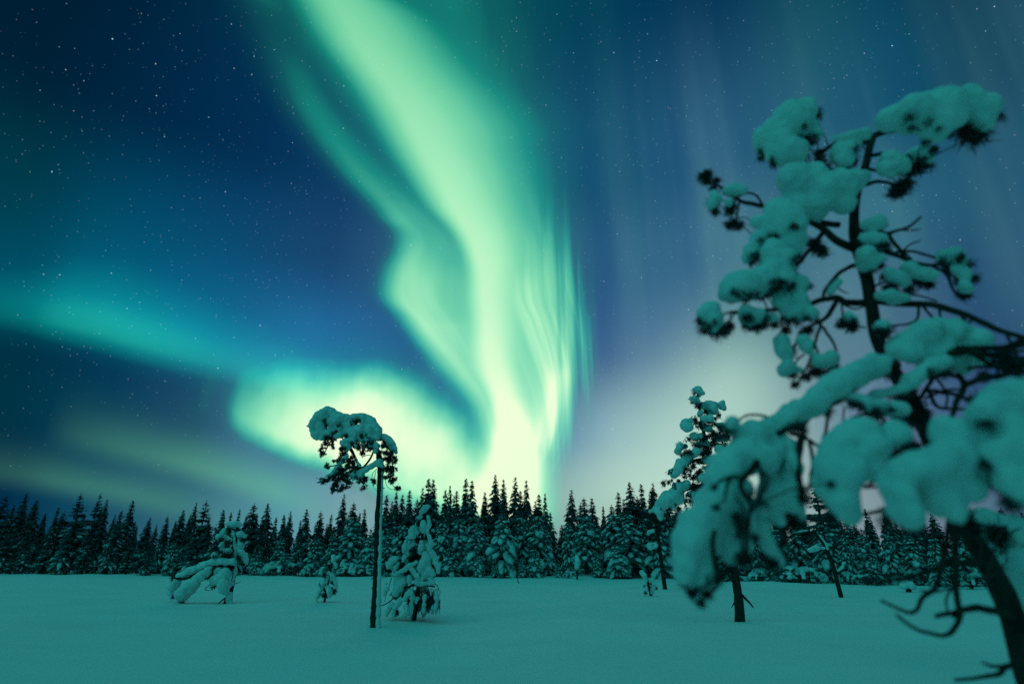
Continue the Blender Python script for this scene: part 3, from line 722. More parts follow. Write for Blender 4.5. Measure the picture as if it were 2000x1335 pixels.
# tall lumpy pine behind the foreground tree
small_tree('lumpy_pine', 'tall narrow pine piled with many small snow lumps, behind the nearest boughs', 'pine tree', 1445, 1213, 2.67, 1200, 740, 41,
    [(655, 1262, 28), (648, 1150, 24), (632, 1040, 22), (610, 900, 20), (575, 720, 18), (530, 560, 15), (490, 400, 12), (455, 220, 8), (432, 70, 4)],
    [(440, 150, 3), (480, 180, 4), (420, 200, 3), (440, 240, 6), (500, 220, 6), (540, 200, 4), (470, 300, 7), (520, 290, 7), (560, 260, 5), (580, 300, 5), (400, 320, 4), (430, 350, 8), (480, 370, 8), (540, 350, 7), (590, 340, 4), (390, 380, 5), (360, 380, 3), (450, 430, 9), (510, 420, 9), (560, 400, 7), (400, 450, 6), (440, 490, 9), (380, 490, 5), (490, 500, 9), (350, 520, 4), (400, 560, 7), (440, 570, 7), (290, 500, 3), (285, 530, 3), (500, 570, 8), (380, 620, 5), (420, 640, 5), (560, 500, 5), (600, 400, 3), (330, 340, 2), (350, 360, 2), (270, 545, 2), (405, 110, 2), (430, 80, 2), (470, 240, 6), (510, 330, 7), (420, 300, 6), (460, 380, 8), (530, 440, 8), (420, 520, 8), (470, 560, 8), (360, 470, 6), (330, 560, 6), (300, 660, 5), (430, 600, 7), (540, 300, 6), (490, 460, 8)],
    [[[(420, 55, 18), (440, 62, 22), (455, 75, 14)]], [[(405, 105, 20), (425, 108, 22)]], [[(430, 125, 14)]], [[(470, 135, 22), (500, 130, 22), (530, 135, 20)], [(490, 155, 24), (530, 165, 20)]], [[(555, 130, 20), (568, 150, 16)]], [[(440, 185, 16), (455, 170, 14)]],
     [[(372, 230, 26), (380, 255, 28)], [(400, 215, 18)]], [[(460, 210, 22), (500, 205, 20)]], [[(470, 250, 22), (500, 255, 20)]], [[(410, 295, 24), (450, 295, 22)]], [[(550, 240, 18), (570, 250, 14)]], [[(550, 310, 22), (580, 305, 18)], [(520, 320, 18)]], [[(480, 335, 22), (440, 345, 20)]],
     [[(345, 345, 24), (335, 370, 20)], [(370, 345, 18)]], [[(420, 385, 28), (380, 410, 28), (350, 440, 28), (325, 480, 26), (312, 510, 18)]], [[(540, 365, 28), (590, 380, 26)]], [[(480, 420, 26), (520, 430, 22)]], [[(560, 430, 28), (600, 450, 24)]], [[(460, 520, 28), (500, 540, 24)]],
     [[(370, 555, 28), (330, 570, 36), (290, 610, 38), (250, 640, 36), (228, 680, 26), (240, 720, 22)], [(340, 610, 30), (300, 650, 28)]], [[(400, 600, 22), (420, 620, 20)]]],
    .03, .05, [([(480, 420), (400, 430), (330, 490)], 12, 6, 0, -.1), ([(530, 560), (420, 560), (300, 600), (240, 680)], 16, 6, 0, -.2), ([(470, 300), (540, 290), (590, 310)], 8, 4, 0, .1), ([(455, 220), (400, 240)], 6, 3, 0, 0),
    ([(640, 1100), (700, 1160), (725, 1190)], 8, 3, 0, .1), ([(645, 1060), (610, 1040), (580, 1055)], 7, 3, 0, -.1), ([(630, 1010), (680, 1020), (700, 1010)], 10, 4, 0, 0), ([(640, 1140), (610, 1190)], 5, 2, 0, 0), ([(500, 440), (580, 430), (620, 440)], 9, 4, 0, .2)], 20)
small_tree('thin_pine', 'thin leaning pine pole with a small snowy crown before the forest', 'pine tree', 1299, 1150, 2.67, 1200, 740, 43,
    [(265, 1098, 11), (245, 960, 10), (225, 800, 8), (205, 690, 6), (196, 600, 4)], [(190, 700, 6), (215, 720, 6), (180, 760, 5), (220, 780, 5), (200, 650, 5), (190, 820, 5), (205, 600, 4), (220, 850, 4), (200, 880, 4)],
    [[[(190, 870, 22), (215, 865, 18)]], [[(185, 690, 12), (205, 680, 10)]], [[(180, 800, 12), (200, 790, 12)]], [[(205, 620, 8)]]], .07, .06, [], 18)
small_tree('drooping_sapling', 'tiny sapling drooping like a hook at the edge of the forest', 'sapling', 1272, 1163, 2.67, 1200, 740, 47,
    [(190, 1125, 7), (178, 1080, 6), (170, 1040, 6), (150, 1010, 5)], [(165, 1080, 3), (200, 1090, 3), (180, 1110, 3)], [[[(140, 1005, 14), (155, 1025, 14), (165, 1050, 10)]], [[(195, 1040, 10), (205, 1075, 14), (200, 1110, 12)], [(175, 1040, 9)]], [[(165, 1080, 8), (170, 1110, 8)]]], .05, .03, [], 14)
small_tree('bare_leaning_tree', 'bare dark leaning tree with forked limbs lined with snow', 'tree', 1643, 1166, 2.67, 1200, 740, 53,
    [(1183, 1137, 12), (1160, 1050, 11), (1140, 970, 11), (1112, 900, 10), (1088, 850, 9), (1050, 812, 8), (1010, 795, 7), (950, 803, 5), (905, 825, 4), (875, 838, 2)], [],
    [[[(1112, 885, 7), (1098, 850, 7), (1070, 815, 6)]], [[(1090, 880, 8), (1050, 875, 10), (1010, 888, 7)], [(1060, 890, 7), (1020, 900, 5)]], [[(1010, 788, 5), (970, 792, 6), (930, 803, 5)]], [[(1165, 1000, 7), (1190, 980, 8), (1196, 950, 5)]], [[(1148, 960, 7), (1156, 1010, 6)]]], .04, .02,
    [([(1155, 1020), (1180, 1005), (1196, 975), (1192, 938)], 6, 3, 0, 0), ([(1095, 870), (1050, 872), (985, 892)], 5, 2, 0, -.1), ([(1050, 812), (1052, 780), (1075, 740)], 5, 2, 0, .1), ([(1075, 780), (1110, 760), (1150, 720)], 4, 2, 0, .2), ([(1110, 890), (1150, 870), (1170, 850)], 4, 2, 0, .1), ([(1120, 930), (1090, 935), (1075, 950)], 3, 1.5, 0, 0), ([(950, 803), (925, 796), (900, 805)], 3, 1.5, 0, 0), ([(985, 795), (960, 815), (930, 850)], 3, 1.5, 0, 0)])
small_tree('snowy_sapling', 'very small round-headed sapling on a thin stem before the forest', 'sapling', 1128, 1131, 4, 800, 900, 59,
    [(1310, 925, 7), (1310, 860, 6), (1310, 780, 5)], [(1310, 800, 4), (1305, 850, 3)], [[[(1308, 745, 16), (1312, 780, 22), (1310, 815, 22), (1305, 845, 14)]], [[(1290, 860, 9), (1330, 862, 9)]]], .08, .04, [([(1310, 860), (1285, 845)], 4, 2, 0, 0), ([(1310, 865), (1335, 850)], 4, 2, 0, 0)], 18)
small_tree('broken_stick', 'thin dead stick poking out of the snow in front of the forest', 'stick', 1013, 1139, 4, 800, 900, 61,
    [(855, 958, 3), (845, 925, 3), (838, 895, 2)], [], [])
def snow_stump():
    base = on_ground(1775, 1156)
    h = Hero('snow_capped_stump', 'small dark stump under a round cap of snow, right of the bare leaning tree', 'stump', base, base.y, 63)
    t = Mesh(); t.tube([(base + Vector((0, 0, -.1)), .16), (base + Vector((.02, 0, .1)), .14), (base + Vector((.05, 0, .26)), .12), (base + Vector((-.25, -.05, .34)), .08)], 9, rough=.3); t.build('wood', M_BARK, h.root)
    s = Mesh(); h.heap(s, [(1764, 1144, 7), (1774, 1141, 9), (1786, 1146, 7)], 0, jit=.6); s.snow('snow_cap', M_SNOW, h.root, .04, .04, 4.0, 2)
snow_stump()

build_ground()

# ------------------------------------------------------------------ the big snow-loaded pine close to the camera, at right
def foreground_pine():
    h = Hero('snow_laden_pine', 'large dark pine close by, bowed and thickly loaded with soft snow', 'pine tree', Vector((0, 0, 0)), 2.9, 11)
    foot = at(2030, 1335, 2.75); foot = Vector((foot.x + .13, foot.y, ground_z(foot.x, foot.y)))
    h.root.location = foot; rnd = h.rnd; root = h.root
    # trunk
    tp = [(2014, 1335, 25), (1980, 1210, 22), (1936, 1112, 19.5), (1896, 1045, 17), (1862, 975, 16), (1830, 890, 15.5), (1793, 806, 15), (1765, 755, 14), (1733, 705, 13), (1713, 660, 12), (1702, 600, 11.5), (1690, 530, 11), (1670, 470, 10), (1668, 410, 9), (1676, 365, 8.5), (1691, 322, 7.5), (1701, 280, 6.5), (1716, 261, 6), (1786, 245, 5), (1850, 225, 3)]
    path = h.path(tp, 4, -.15, .08)
    r0 = path[0][1]
    path = [(foot + Vector((0, 0, -.1)), r0 * 1.3), (foot.lerp(path[0][0], .5), r0 * 1.15)] + path
    t = Mesh(); t.tube(path, 12, rough=.16); t.build('trunk', M_BARK, root)
    # branches: photo points, half width at both ends, depth offsets from the trunk
    B = [
     ([(1698, 277), (1665, 272), (1631, 280), (1603, 301), (1590, 333)], 5, 3.5, 0.0, 0.05),
     ([(1770, 250), (1765, 234), (1778, 229), (1798, 238)], 3, 2, 0.0, 0.0),
     ([(1700, 303), (1737, 300), (1772, 305), (1826, 292)], 4, 2, 0.0, -0.1),
     ([(1691, 326), (1720, 335), (1755, 330), (1789, 322)], 3.5, 2.5, 0.0, -0.1),
     ([(1687, 361), (1708, 354), (1737, 358), (1758, 368)], 4, 2.5, 0.0, -0.05),
     ([(1640, 440), (1560, 425), (1511, 410), (1490, 402), (1458, 396), (1437, 386), (1416, 372), (1372, 346)], 6, 2.5, 0.05, -0.1),
     ([(1490, 402), (1476, 382), (1458, 378), (1437, 386)], 2.5, 2, 0.0, -0.05),
     ([(1445, 392), (1441, 412), (1437, 434)], 2, 2, -0.05, -0.08),
     ([(1672, 485), (1650, 479), (1631, 467), (1599, 442), (1568, 428)], 10, 5, 0.0, -0.15),
     ([(1606, 455), (1582, 488), (1553, 523), (1543, 541)], 5, 3, -0.05, -0.15),
     ([(1676, 449), (1722, 456), (1737, 456), (1758, 449), (1782, 439), (1800, 423)], 5, 2, 0.0, -0.1),
     ([(1758, 449), (1782, 450), (1797, 448)], 2, 1.2, -0.03, -0.05),
     ([(1735, 458), (1751, 481), (1768, 502), (1789, 513)], 4, 2.5, 0.0, -0.08),
     ([(1690, 478), (1719, 488), (1758, 502), (1793, 516), (1821, 518), (1849, 513)], 5, 3, 0.0, -0.12),
     ([(1740, 495), (1761, 490), (1793, 491), (1828, 502), (1849, 513)], 3, 2.5, 0.0, -0.12),
     ([(1821, 518), (1849, 537), (1863, 565), (1880, 585)], 3, 2, -0.08, -0.14),
     ([(1761, 490), (1782, 476), (1798, 469)], 2, 1.2, 0.0, -0.03),
     ([(1690, 515), (1660, 522), (1638, 534), (1613, 562), (1606, 590)], 5, 3, 0.0, -0.1),
     ([(1636, 536), (1637, 560), (1655, 572)], 2, 1.2, -0.04, -0.04),
     ([(1700, 590), (1652, 590), (1631, 581), (1603, 586), (1575, 597), (1529, 604), (1480, 606), (1425, 610)], 7, 3.5, 0.0, -0.2),
     ([(1530, 605), (1526, 622), (1524, 634)], 2.2, 1.8, -0.12, -0.12),
     ([(1502, 606), (1494, 627)], 2, 1.8, -0.12, -0.12),
     ([(1636, 585), (1617, 613), (1603, 627), (1564, 652), (1550, 682)], 5, 2.6, -0.05, -0.15),
     ([(1603, 627), (1596, 659), (1578, 708), (1560, 747)], 3.4, 2.2, -0.1, -0.16),
     ([(1606, 637), (1624, 662), (1631, 683), (1627, 711)], 3, 2, -0.1, -0.12),
     ([(1592, 670), (1602, 700), (1600, 722)], 2.4, 2, -0.1, -0.1),
     ([(1645, 588), (1645, 610), (1644, 628)], 2, 2, -0.05, -0.05),
     ([(1708, 588), (1772, 592), (1821, 595), (1863, 606), (1916, 627), (1962, 648), (2030, 672)], 7, 5, 0.0, -0.4),
     ([(1796, 594), (1785, 628), (1737, 637)], 2.8, 2, -0.05, -0.03),
     ([(1803, 596), (1826, 624)], 3, 2, -0.06, -0.08), ([(1832, 598), (1839, 624)], 3, 2, -0.08, -0.08),
     ([(1877, 614), (1909, 662), (1940, 672)], 3, 2.2, -0.15, -0.2), ([(1896, 620), (1893, 640)], 2, 2, -0.2, -0.2),
     ([(1745, 712), (1698, 732), (1666, 750), (1624, 780), (1592, 800), (1568, 822), (1540, 838), (1500, 850)], 15, 6, -0.05, -0.5),
     ([(2030, 668), (1951, 680), (1870, 678)], 7, 4, -0.5, -0.4),
     ([(2010, 700), (1935, 696), (1862, 682)], 6, 4, -0.5, -0.4),
     ([(1845, 690), (1821, 692), (1790, 722), (1740, 768), (1690, 780)], 5, 3, -0.2, -0.3),
     ([(1627, 747), (1655, 780), (1697, 800), (1740, 810), (1793, 815)], 3, 5, -0.4, -0.2),
     ([(1620, 789), (1617, 828), (1606, 856)], 3.4, 3, -0.35, -0.4),
     ([(1690, 795), (1705, 831), (1718, 855)], 3, 3, -0.3, -0.35),
     ([(1803, 736), (1845, 732), (1880, 738)], 4, 3, -0.1, -0.3),
     ([(1820, 738), (1810, 758), (1792, 786)], 4, 4, -0.1, -0.1),
     ([(1806, 762), (1856, 768), (1925, 790), (2010, 800)], 4, 4, -0.1, -0.6),
     ([(1870, 730), (1885, 750), (1868, 788), (1858, 822)], 6, 5, -0.35, -0.4),
     ([(1885, 752), (1920, 738), (1968, 728), (2020, 700)], 6, 6, -0.4, -0.6),
     ([(1441, 824), (1455, 813), (1483, 810), (1511, 820), (1525, 838)], 2, 3.4, -0.36, -0.33),
     ([(1497, 836), (1523, 836), (1526, 850), (1503, 872)], 3, 3, -0.372, -0.372),
     ([(1539, 845), (1575, 856), (1610, 880)], 4, 3, -0.3, -0.3),
     ([(1482, 902), (1467, 920), (1449, 939), (1452, 965), (1467, 987), (1463, 1013), (1460, 1085)], 7, 3, -0.6, -0.696),
     ([(1449, 935), (1430, 930), (1419, 950), (1417, 980)], 4, 2.6, -0.648, -0.696),
     ([(1482, 906), (1489, 938), (1481, 972), (1467, 1000)], 4, 3.4, -0.612, -0.66),
     ([(1489, 918), (1498, 930), (1494, 955), (1478, 974)], 2.6, 2.2, -0.63, -0.648),
     ([(1437, 972), (1452, 998), (1450, 1080)], 2.6, 3, -0.672, -0.696),
     ([(1426, 931), (1408, 936), (1394, 948)], 3, 2.4, -0.672, -0.708),
     ([(1570, 850), (1562, 872), (1560, 913), (1565, 962)], 8, 5, -0.45, -0.5),
     ([(1582, 862), (1587, 900), (1578, 958)], 4, 3, -0.45, -0.48),
     ([(1740, 992), (1700, 1000), (1667, 1006), (1623, 1013)], 4, 2.5, -0.5, -0.55),
     ([(1720, 900), (1690, 925), (1682, 945), (1712, 950)], 6, 3, -0.4, -0.45), ([(1722, 930), (1690, 950)], 4, 2.6, -0.4, -0.45),
     ([(1915, 1095), (1852, 1102), (1797, 1120), (1752, 1131), (1704, 1139)], 8, 3, -0.3, -0.5),
     ([(1862, 985), (1841, 1087), (1830, 1139), (1800, 1172), (1789, 1191), (1767, 1194), (1722, 1172)], 6, 3, -0.35, -0.45),
     ([(1866, 1000), (1867, 1142), (1874, 1198), (1863, 1231), (1837, 1239), (1796, 1228), (1750, 1200)], 7, 3, -0.4, -0.5),
     ([(1978, 1200), (1911, 1187), (1867, 1194), (1828, 1203)], 8, 4, -0.3, -0.45), ([(1880, 1190), (1860, 1205)], 5, 3, -0.4, -0.42),
     ([(1395, 1035), (1390, 1060), (1396, 1090), (1402, 1125)], 4, 7, -0.672, -0.672), ([(1455, 1010), (1462, 1050), (1458, 1092)], 4, 4, -0.66, -0.672),
     ([(1850, 690), (1905, 684), (1960, 676), (2030, 650)], 6, 4, -0.4, -0.5), ([(1880, 676), (1930, 708), (1985, 726), (2030, 730)], 5, 4, -0.45, -0.5), ([(1900, 690), (1945, 690), (2020, 684)], 5, 3, -0.5, -0.55),
     ([(1890, 720), (1940, 716), (2000, 742), (2030, 760)], 4, 3, -0.45, -0.5), ([(1940, 700), (1950, 730), (1940, 760)], 3, 2, -0.5, -0.5), ([(1965, 650), (1985, 690), (2010, 720)], 3, 2, -0.4, -0.4),
     ([(1815, 760), (1830, 790), (1862, 800), (1900, 796)], 4, 3, -0.2, -0.4), ([(1808, 775), (1850, 760), (1885, 764)], 3, 2, -0.2, -0.3), ([(1830, 740), (1850, 765), (1850, 800)], 2.6, 2, -0.2, -0.3),
     ([(1640, 590), (1668, 604), (1690, 598)], 2, 1.5, -0.03, 0.0), ([(1560, 600), (1580, 622), (1606, 628)], 2, 1.6, -0.1, -0.1), ([(1745, 480), (1776, 500), (1800, 540)], 2, 1.5, -0.05, -0.08), ([(1705, 560), (1740, 548), (1775, 560), (1800, 548)], 2.4, 1.6, 0.0, -0.05), ([(1722, 588), (1750, 572), (1780, 575), (1830, 586)], 2.6, 1.6, 0.0, -0.1),
     ([(1690, 640), (1665, 636), (1650, 650)], 2, 1.5, -0.05, -0.05), ([(1570, 690), (1556, 705), (1548, 726)], 2, 1.6, -0.12, -0.14), ([(1660, 815), (1690, 808), (1720, 818), (1760, 838)], 3, 3, -0.4, -0.5), ([(1720, 830), (1760, 822), (1800, 834), (1830, 826)], 4, 3, -0.5, -0.4), ([(1650, 795), (1645, 820), (1655, 845)], 2, 1.5, -0.35, -0.4),
     ([(1900, 1110), (1870, 1130), (1850, 1170), (1852, 1200)], 3, 2, -0.3, -0.4), ([(1925, 1130), (1890, 1128), (1850, 1150), (1800, 1155)], 3, 2, -0.25, -0.4), ([(1760, 1130), (1735, 1122), (1715, 1128)], 2, 1.3, -0.45, -0.5),
     ([(2004, 1290), (1963, 1302), (1948, 1316), (1866, 1327)], 7, 3, -0.3, -0.4), ([(1963, 1300), (1930, 1296), (1916, 1291)], 4, 2, -0.34, -0.36),
    ]
    branches = []
    for pts, w0, w1, d0, d1 in B:
        N = len(pts)
        q = [(x, y, w0 + (w1 - w0) * i / (N - 1)) for i, (x, y) in enumerate(pts)]
        pa = h.path(q, 5, d0, d1)
        pa = [(p + Vector((noise.noise(p * 14), noise.noise(p * 14 + Vector((5, 0, 0))), noise.noise(p * 14 + Vector((0, 7, 0))))) * .008, r) for p, r in pa]
        b = Mesh(); b.tube(pa, 7, rough=.2); ob = b.build('branch', M_BARK, root)
        branches.append((ob, pa, Mesh()))
    # dark needle tufts at the twig tips: x, y, r, depth offset
    T = [(1592, 224, 15), (1582, 252, 16), (1572, 278, 17), (1567, 305, 15), (1601, 328, 22), (1590, 345, 16), (1548, 320, 9), (1558, 292, 12), (1600, 300, 12, .05), (1577, 330, 12),
     (1900, 262, 26, -.5), (1885, 250, 20, -.5), (1915, 255, 20, -.5), (1793, 324, 17), (1775, 335, 15), (1826, 291, 9), (1757, 368, 20), (1770, 360, 15), (1748, 375, 15),
     (1372, 345, 12), (1382, 353, 12), (1400, 352, 9), (1393, 368, 9), (1393, 395, 14), (1396, 412, 12), (1428, 401, 14), (1425, 412, 11), (1433, 436, 14), (1444, 440, 12), (1424, 440, 10),
     (1475, 438, 9), (1470, 500, 10), (1477, 490, 9), (1596, 482, 18), (1606, 492, 13), (1585, 474, 12), (1545, 515, 13), (1548, 530, 11), (1492, 572, 15), (1506, 566, 15), (1516, 558, 12), (1484, 578, 11),
     (1383, 640, 14), (1398, 648, 16), (1413, 645, 15), (1425, 636, 12), (1405, 635, 12), (1468, 636, 12), (1480, 638, 13), (1492, 633, 12), (1512, 632, 11), (1535, 644, 12), (1578, 644, 12), (1568, 650, 10), (1640, 634, 10), (1665, 638, 12), (1662, 625, 9),
     (1543, 684, 13), (1540, 696, 10), (1548, 728, 13), (1538, 724, 10), (1596, 712, 14), (1590, 726, 13), (1624, 716, 14), (1632, 722, 11), (1608, 730, 12), (1553, 750, 10), (1575, 735, 12),
     (1708, 452, 10), (1700, 523, 14), (1720, 518, 11), (1858, 525, 16), (1876, 545, 15), (1884, 575, 14), (1880, 566, 11), (1738, 562, 16), (1745, 572, 12), (1803, 550, 16), (1815, 555, 12), (1790, 546, 11), (1775, 565, 12), (1728, 540, 10),
     (1842, 716, 14), (1850, 722, 12), (1768, 775, 20, -.1), (1780, 790, 20, -.1), (1760, 790, 14, -.1), (1775, 813, 20, -.2), (1795, 820, 18, -.2), (1755, 815, 14, -.2), (1808, 808, 14, -.15), (1745, 545, 10),
     (1564, 824, 12, -.3), (1570, 838, 10, -.35), (1508, 868, 15, -0.39), (1520, 858, 13, -0.39), (1496, 878, 12, -0.396), (1442, 832, 10, -0.372), (1436, 840, 9, -0.372),
     (1395, 951, 9, -0.708), (1399, 990, 9, -0.696), (1437, 1007, 10, -0.672), (1352, 1160, 12, -0.54), (1382, 1160, 13, -0.54), (1368, 1176, 12, -0.54), (1345, 1152, 8, -0.54), (1400, 1133, 12, -0.51), (1414, 1122, 11, -0.51), (1428, 1112, 10, -0.51), (1392, 1145, 10, -0.516),
     (1445, 1093, 12, -0.66), (1475, 1050, 10, -0.57), (1462, 1095, 11, -0.684), (1446, 1030, 7, -0.66), (1534, 1028, 15, -0.39), (1545, 1020, 12, -0.39), (1571, 972, 14, -.5), (1566, 955, 11, -.5), (1526, 1085, 14, -0.39), (1518, 1070, 10, -0.39), (1530, 1060, 9, -0.39),
     (1623, 945, 10, -1.05), (1719, 902, 14, -.4), (1730, 890, 11, -.4), (1793, 1024, 9, -.6), (1790, 872, 13, -.5), (1800, 890, 12, -.5), (1905, 780, 16, -.6), (1960, 700, 22, -.55), (1985, 715, 20, -.55), (1920, 735, 14, -.4), (1880, 1005, 22, -.2), (1900, 1030, 20, -.2), (1950, 1040, 26, .1), (1985, 1060, 26, .1), (1960, 1090, 26, .1), (1995, 1110, 24, .1)]
    for q in T:
        d = q[3] if len(q) > 3 else -.08
        P = h.p(q[0], q[1], d); r = h.m(q[2], P)
        best = min(branches, key=lambda b: min((P - s[0]).length for s in b[1]))
        near = min(best[1], key=lambda s: (P - s[0]).length)[0]
        if (near - P).length > r * .5:                      # its own little twig
            mid = near.lerp(P, .5) + Vector((rnd.uniform(-.4, .4), 0, rnd.uniform(-.2, .5))) * (near - P).length * .5
            tw = smooth_path([(*near, .0035), (*mid, .003), (*P, .002)], 4)
            best[2].tube(tw, 5)
        best[2].tuft(P, r * 1.15, rnd, int(130 + 7 * q[2]), width=.06)
    def underside(o, n, r0, r1):
        # twigs and needles that poke out from under a lump of snow
        org = parent_origin(root); vs = [v for v in o.data.vertices if v.normal.z < -.5]
        if not vs: return
        for _ in range(n):
            v = rnd.choice(vs); P = v.co + org - v.normal * .004
            best = min(branches, key=lambda b: min((P - q[0]).length for q in b[1]))
            best[2].tuft(P, rnd.uniform(r0, r1), rnd, 70, width=.06, down=.5, grow=v.normal * 1.6)
    # snow loads: groups of heaps melted together, each one lump of snow you could knock off
    S = [
     [[(1527, 258, 47), (1545, 240, 40), (1562, 222, 28), (1580, 214, 16)], [(1515, 262, 38), (1535, 290, 34), (1550, 306, 22)], [(1570, 250, 26), (1590, 262, 16)]],
     [[(1735, 228, 24), (1770, 222, 30), (1800, 214, 38), (1840, 214, 40), (1875, 205, 34)], [(1890, 200, 30), (1912, 215, 32), (1918, 238, 26)], [(1795, 235, 26), (1830, 244, 30), (1850, 235, 30)], [(1690, 262, 12), (1660, 264, 10), (1630, 270, 9)]],
     [[(1735, 312, 18), (1752, 322, 22), (1765, 330, 15)], [(1785, 302, 20), (1805, 310, 16)], [(1720, 325, 12), (1740, 345, 10)]],
     [[(1640, 300, 20), (1655, 290, 22), (1670, 275, 12), (1645, 318, 20)], [(1545, 358, 34), (1580, 356, 32), (1610, 366, 26)], [(1600, 378, 38), (1640, 366, 34), (1668, 352, 22), (1690, 345, 13)], [(1560, 400, 36), (1590, 402, 34)], [(1640, 395, 26), (1660, 392, 18)]],
     [[(1520, 418, 32), (1535, 440, 36), (1545, 462, 32)], [(1505, 425, 20), (1510, 450, 24)], [(1478, 430, 14)], [(1540, 478, 26), (1555, 488, 16)]],
     [[(1480, 470, 16), (1468, 488, 17), (1462, 502, 13)], [(1487, 456, 12), (1480, 470, 14)]],
     [[(1506, 500, 28), (1515, 522, 32), (1530, 540, 28)], [(1520, 492, 24), (1535, 520, 24)], [(1480, 545, 22), (1500, 550, 26)]],
     [[(1432, 566, 31), (1452, 560, 33), (1478, 556, 30)], [(1420, 572, 20), (1500, 545, 24)]],
     [[(1388, 606, 26), (1396, 618, 28)], [(1375, 612, 16)]],
     [[(1452, 610, 20), (1465, 615, 22), (1478, 618, 17)]],
     [[(1535, 560, 20), (1550, 556, 24), (1568, 562, 16)], [(1545, 585, 24), (1565, 590, 20)], [(1545, 606, 18), (1570, 610, 20), (1580, 618, 14)], [(1520, 575, 16), (1525, 592, 18)]],
     [[(1528, 668, 17), (1530, 682, 18), (1536, 692, 13)], [(1565, 664, 15), (1574, 676, 16), (1580, 684, 10)], [(1534, 722, 15), (1545, 718, 13)], [(1600, 702, 15), (1618, 700, 16)], [(1562, 722, 10)], [(1655, 612, 11), (1665, 625, 12)], [(1510, 620, 11)]],
     [[(1420, 372, 13), (1436, 370, 14), (1448, 374, 10)], [(1392, 374, 10), (1398, 388, 12), (1388, 398, 10)], [(1425, 395, 10)], [(1382, 338, 6)]],
     [[(1690, 436, 13), (1708, 434, 17), (1722, 438, 12)], [(1690, 466, 15), (1710, 470, 17), (1725, 476, 12)], [(1690, 500, 18), (1702, 510, 16), (1720, 505, 10)], [(1770, 520, 13), (1785, 530, 15), (1800, 536, 15), (1818, 540, 12)]],
     [[(1850, 498, 16), (1864, 500, 18), (1880, 510, 15)], [(1868, 530, 15), (1882, 540, 14)], [(1882, 560, 14), (1892, 568, 11)], [(1740, 532, 14), (1755, 540, 16), (1765, 552, 12)], [(1722, 575, 12), (1745, 582, 12), (1775, 582, 10)], [(1640, 548, 9), (1620, 572, 9)]],
     [[(1750, 682, 22), (1775, 668, 26), (1800, 656, 30), (1835, 650, 32), (1870, 660, 34), (1900, 678, 30), (1925, 696, 20)], [(1828, 690, 30), (1860, 700, 26), (1880, 716, 18)], [(1715, 636, 14), (1725, 645, 12)], [(1770, 690, 24), (1800, 690, 26)]],
     [[(1849, 702, 16), (1820, 716, 16), (1793, 736, 15), (1765, 756, 13), (1735, 768, 12), (1700, 772, 9)]],
     [[(1627, 748, 8), (1650, 768, 12), (1672, 780, 15), (1705, 792, 15), (1735, 798, 16), (1770, 802, 12)]],
     [[(1735, 700, 14), (1715, 712, 22), (1670, 732, 26), (1635, 750, 26), (1600, 776, 26), (1570, 796, 27), (1545, 812, 26), (1520, 824, 24)], [(1700, 700, 14), (1680, 716, 16)]],
    ]
    DS = [-.1, -.55, -.12, -.1, -.18, -.16, -.18, -.2, -.22, -.2, -.15, -.16, -.12, -.12, -.14, -.32, -.38, -.42, -.42]
    for groups, d in zip(S, DS):
        sm = Mesh()
        for ch in groups: h.heap(sm, ch, d, jit=.3)
        o = sm.snow('snow_load', M_SNOW, root, .011, .017, 11.0, 4)
        underside(o, 9, .026, .045)
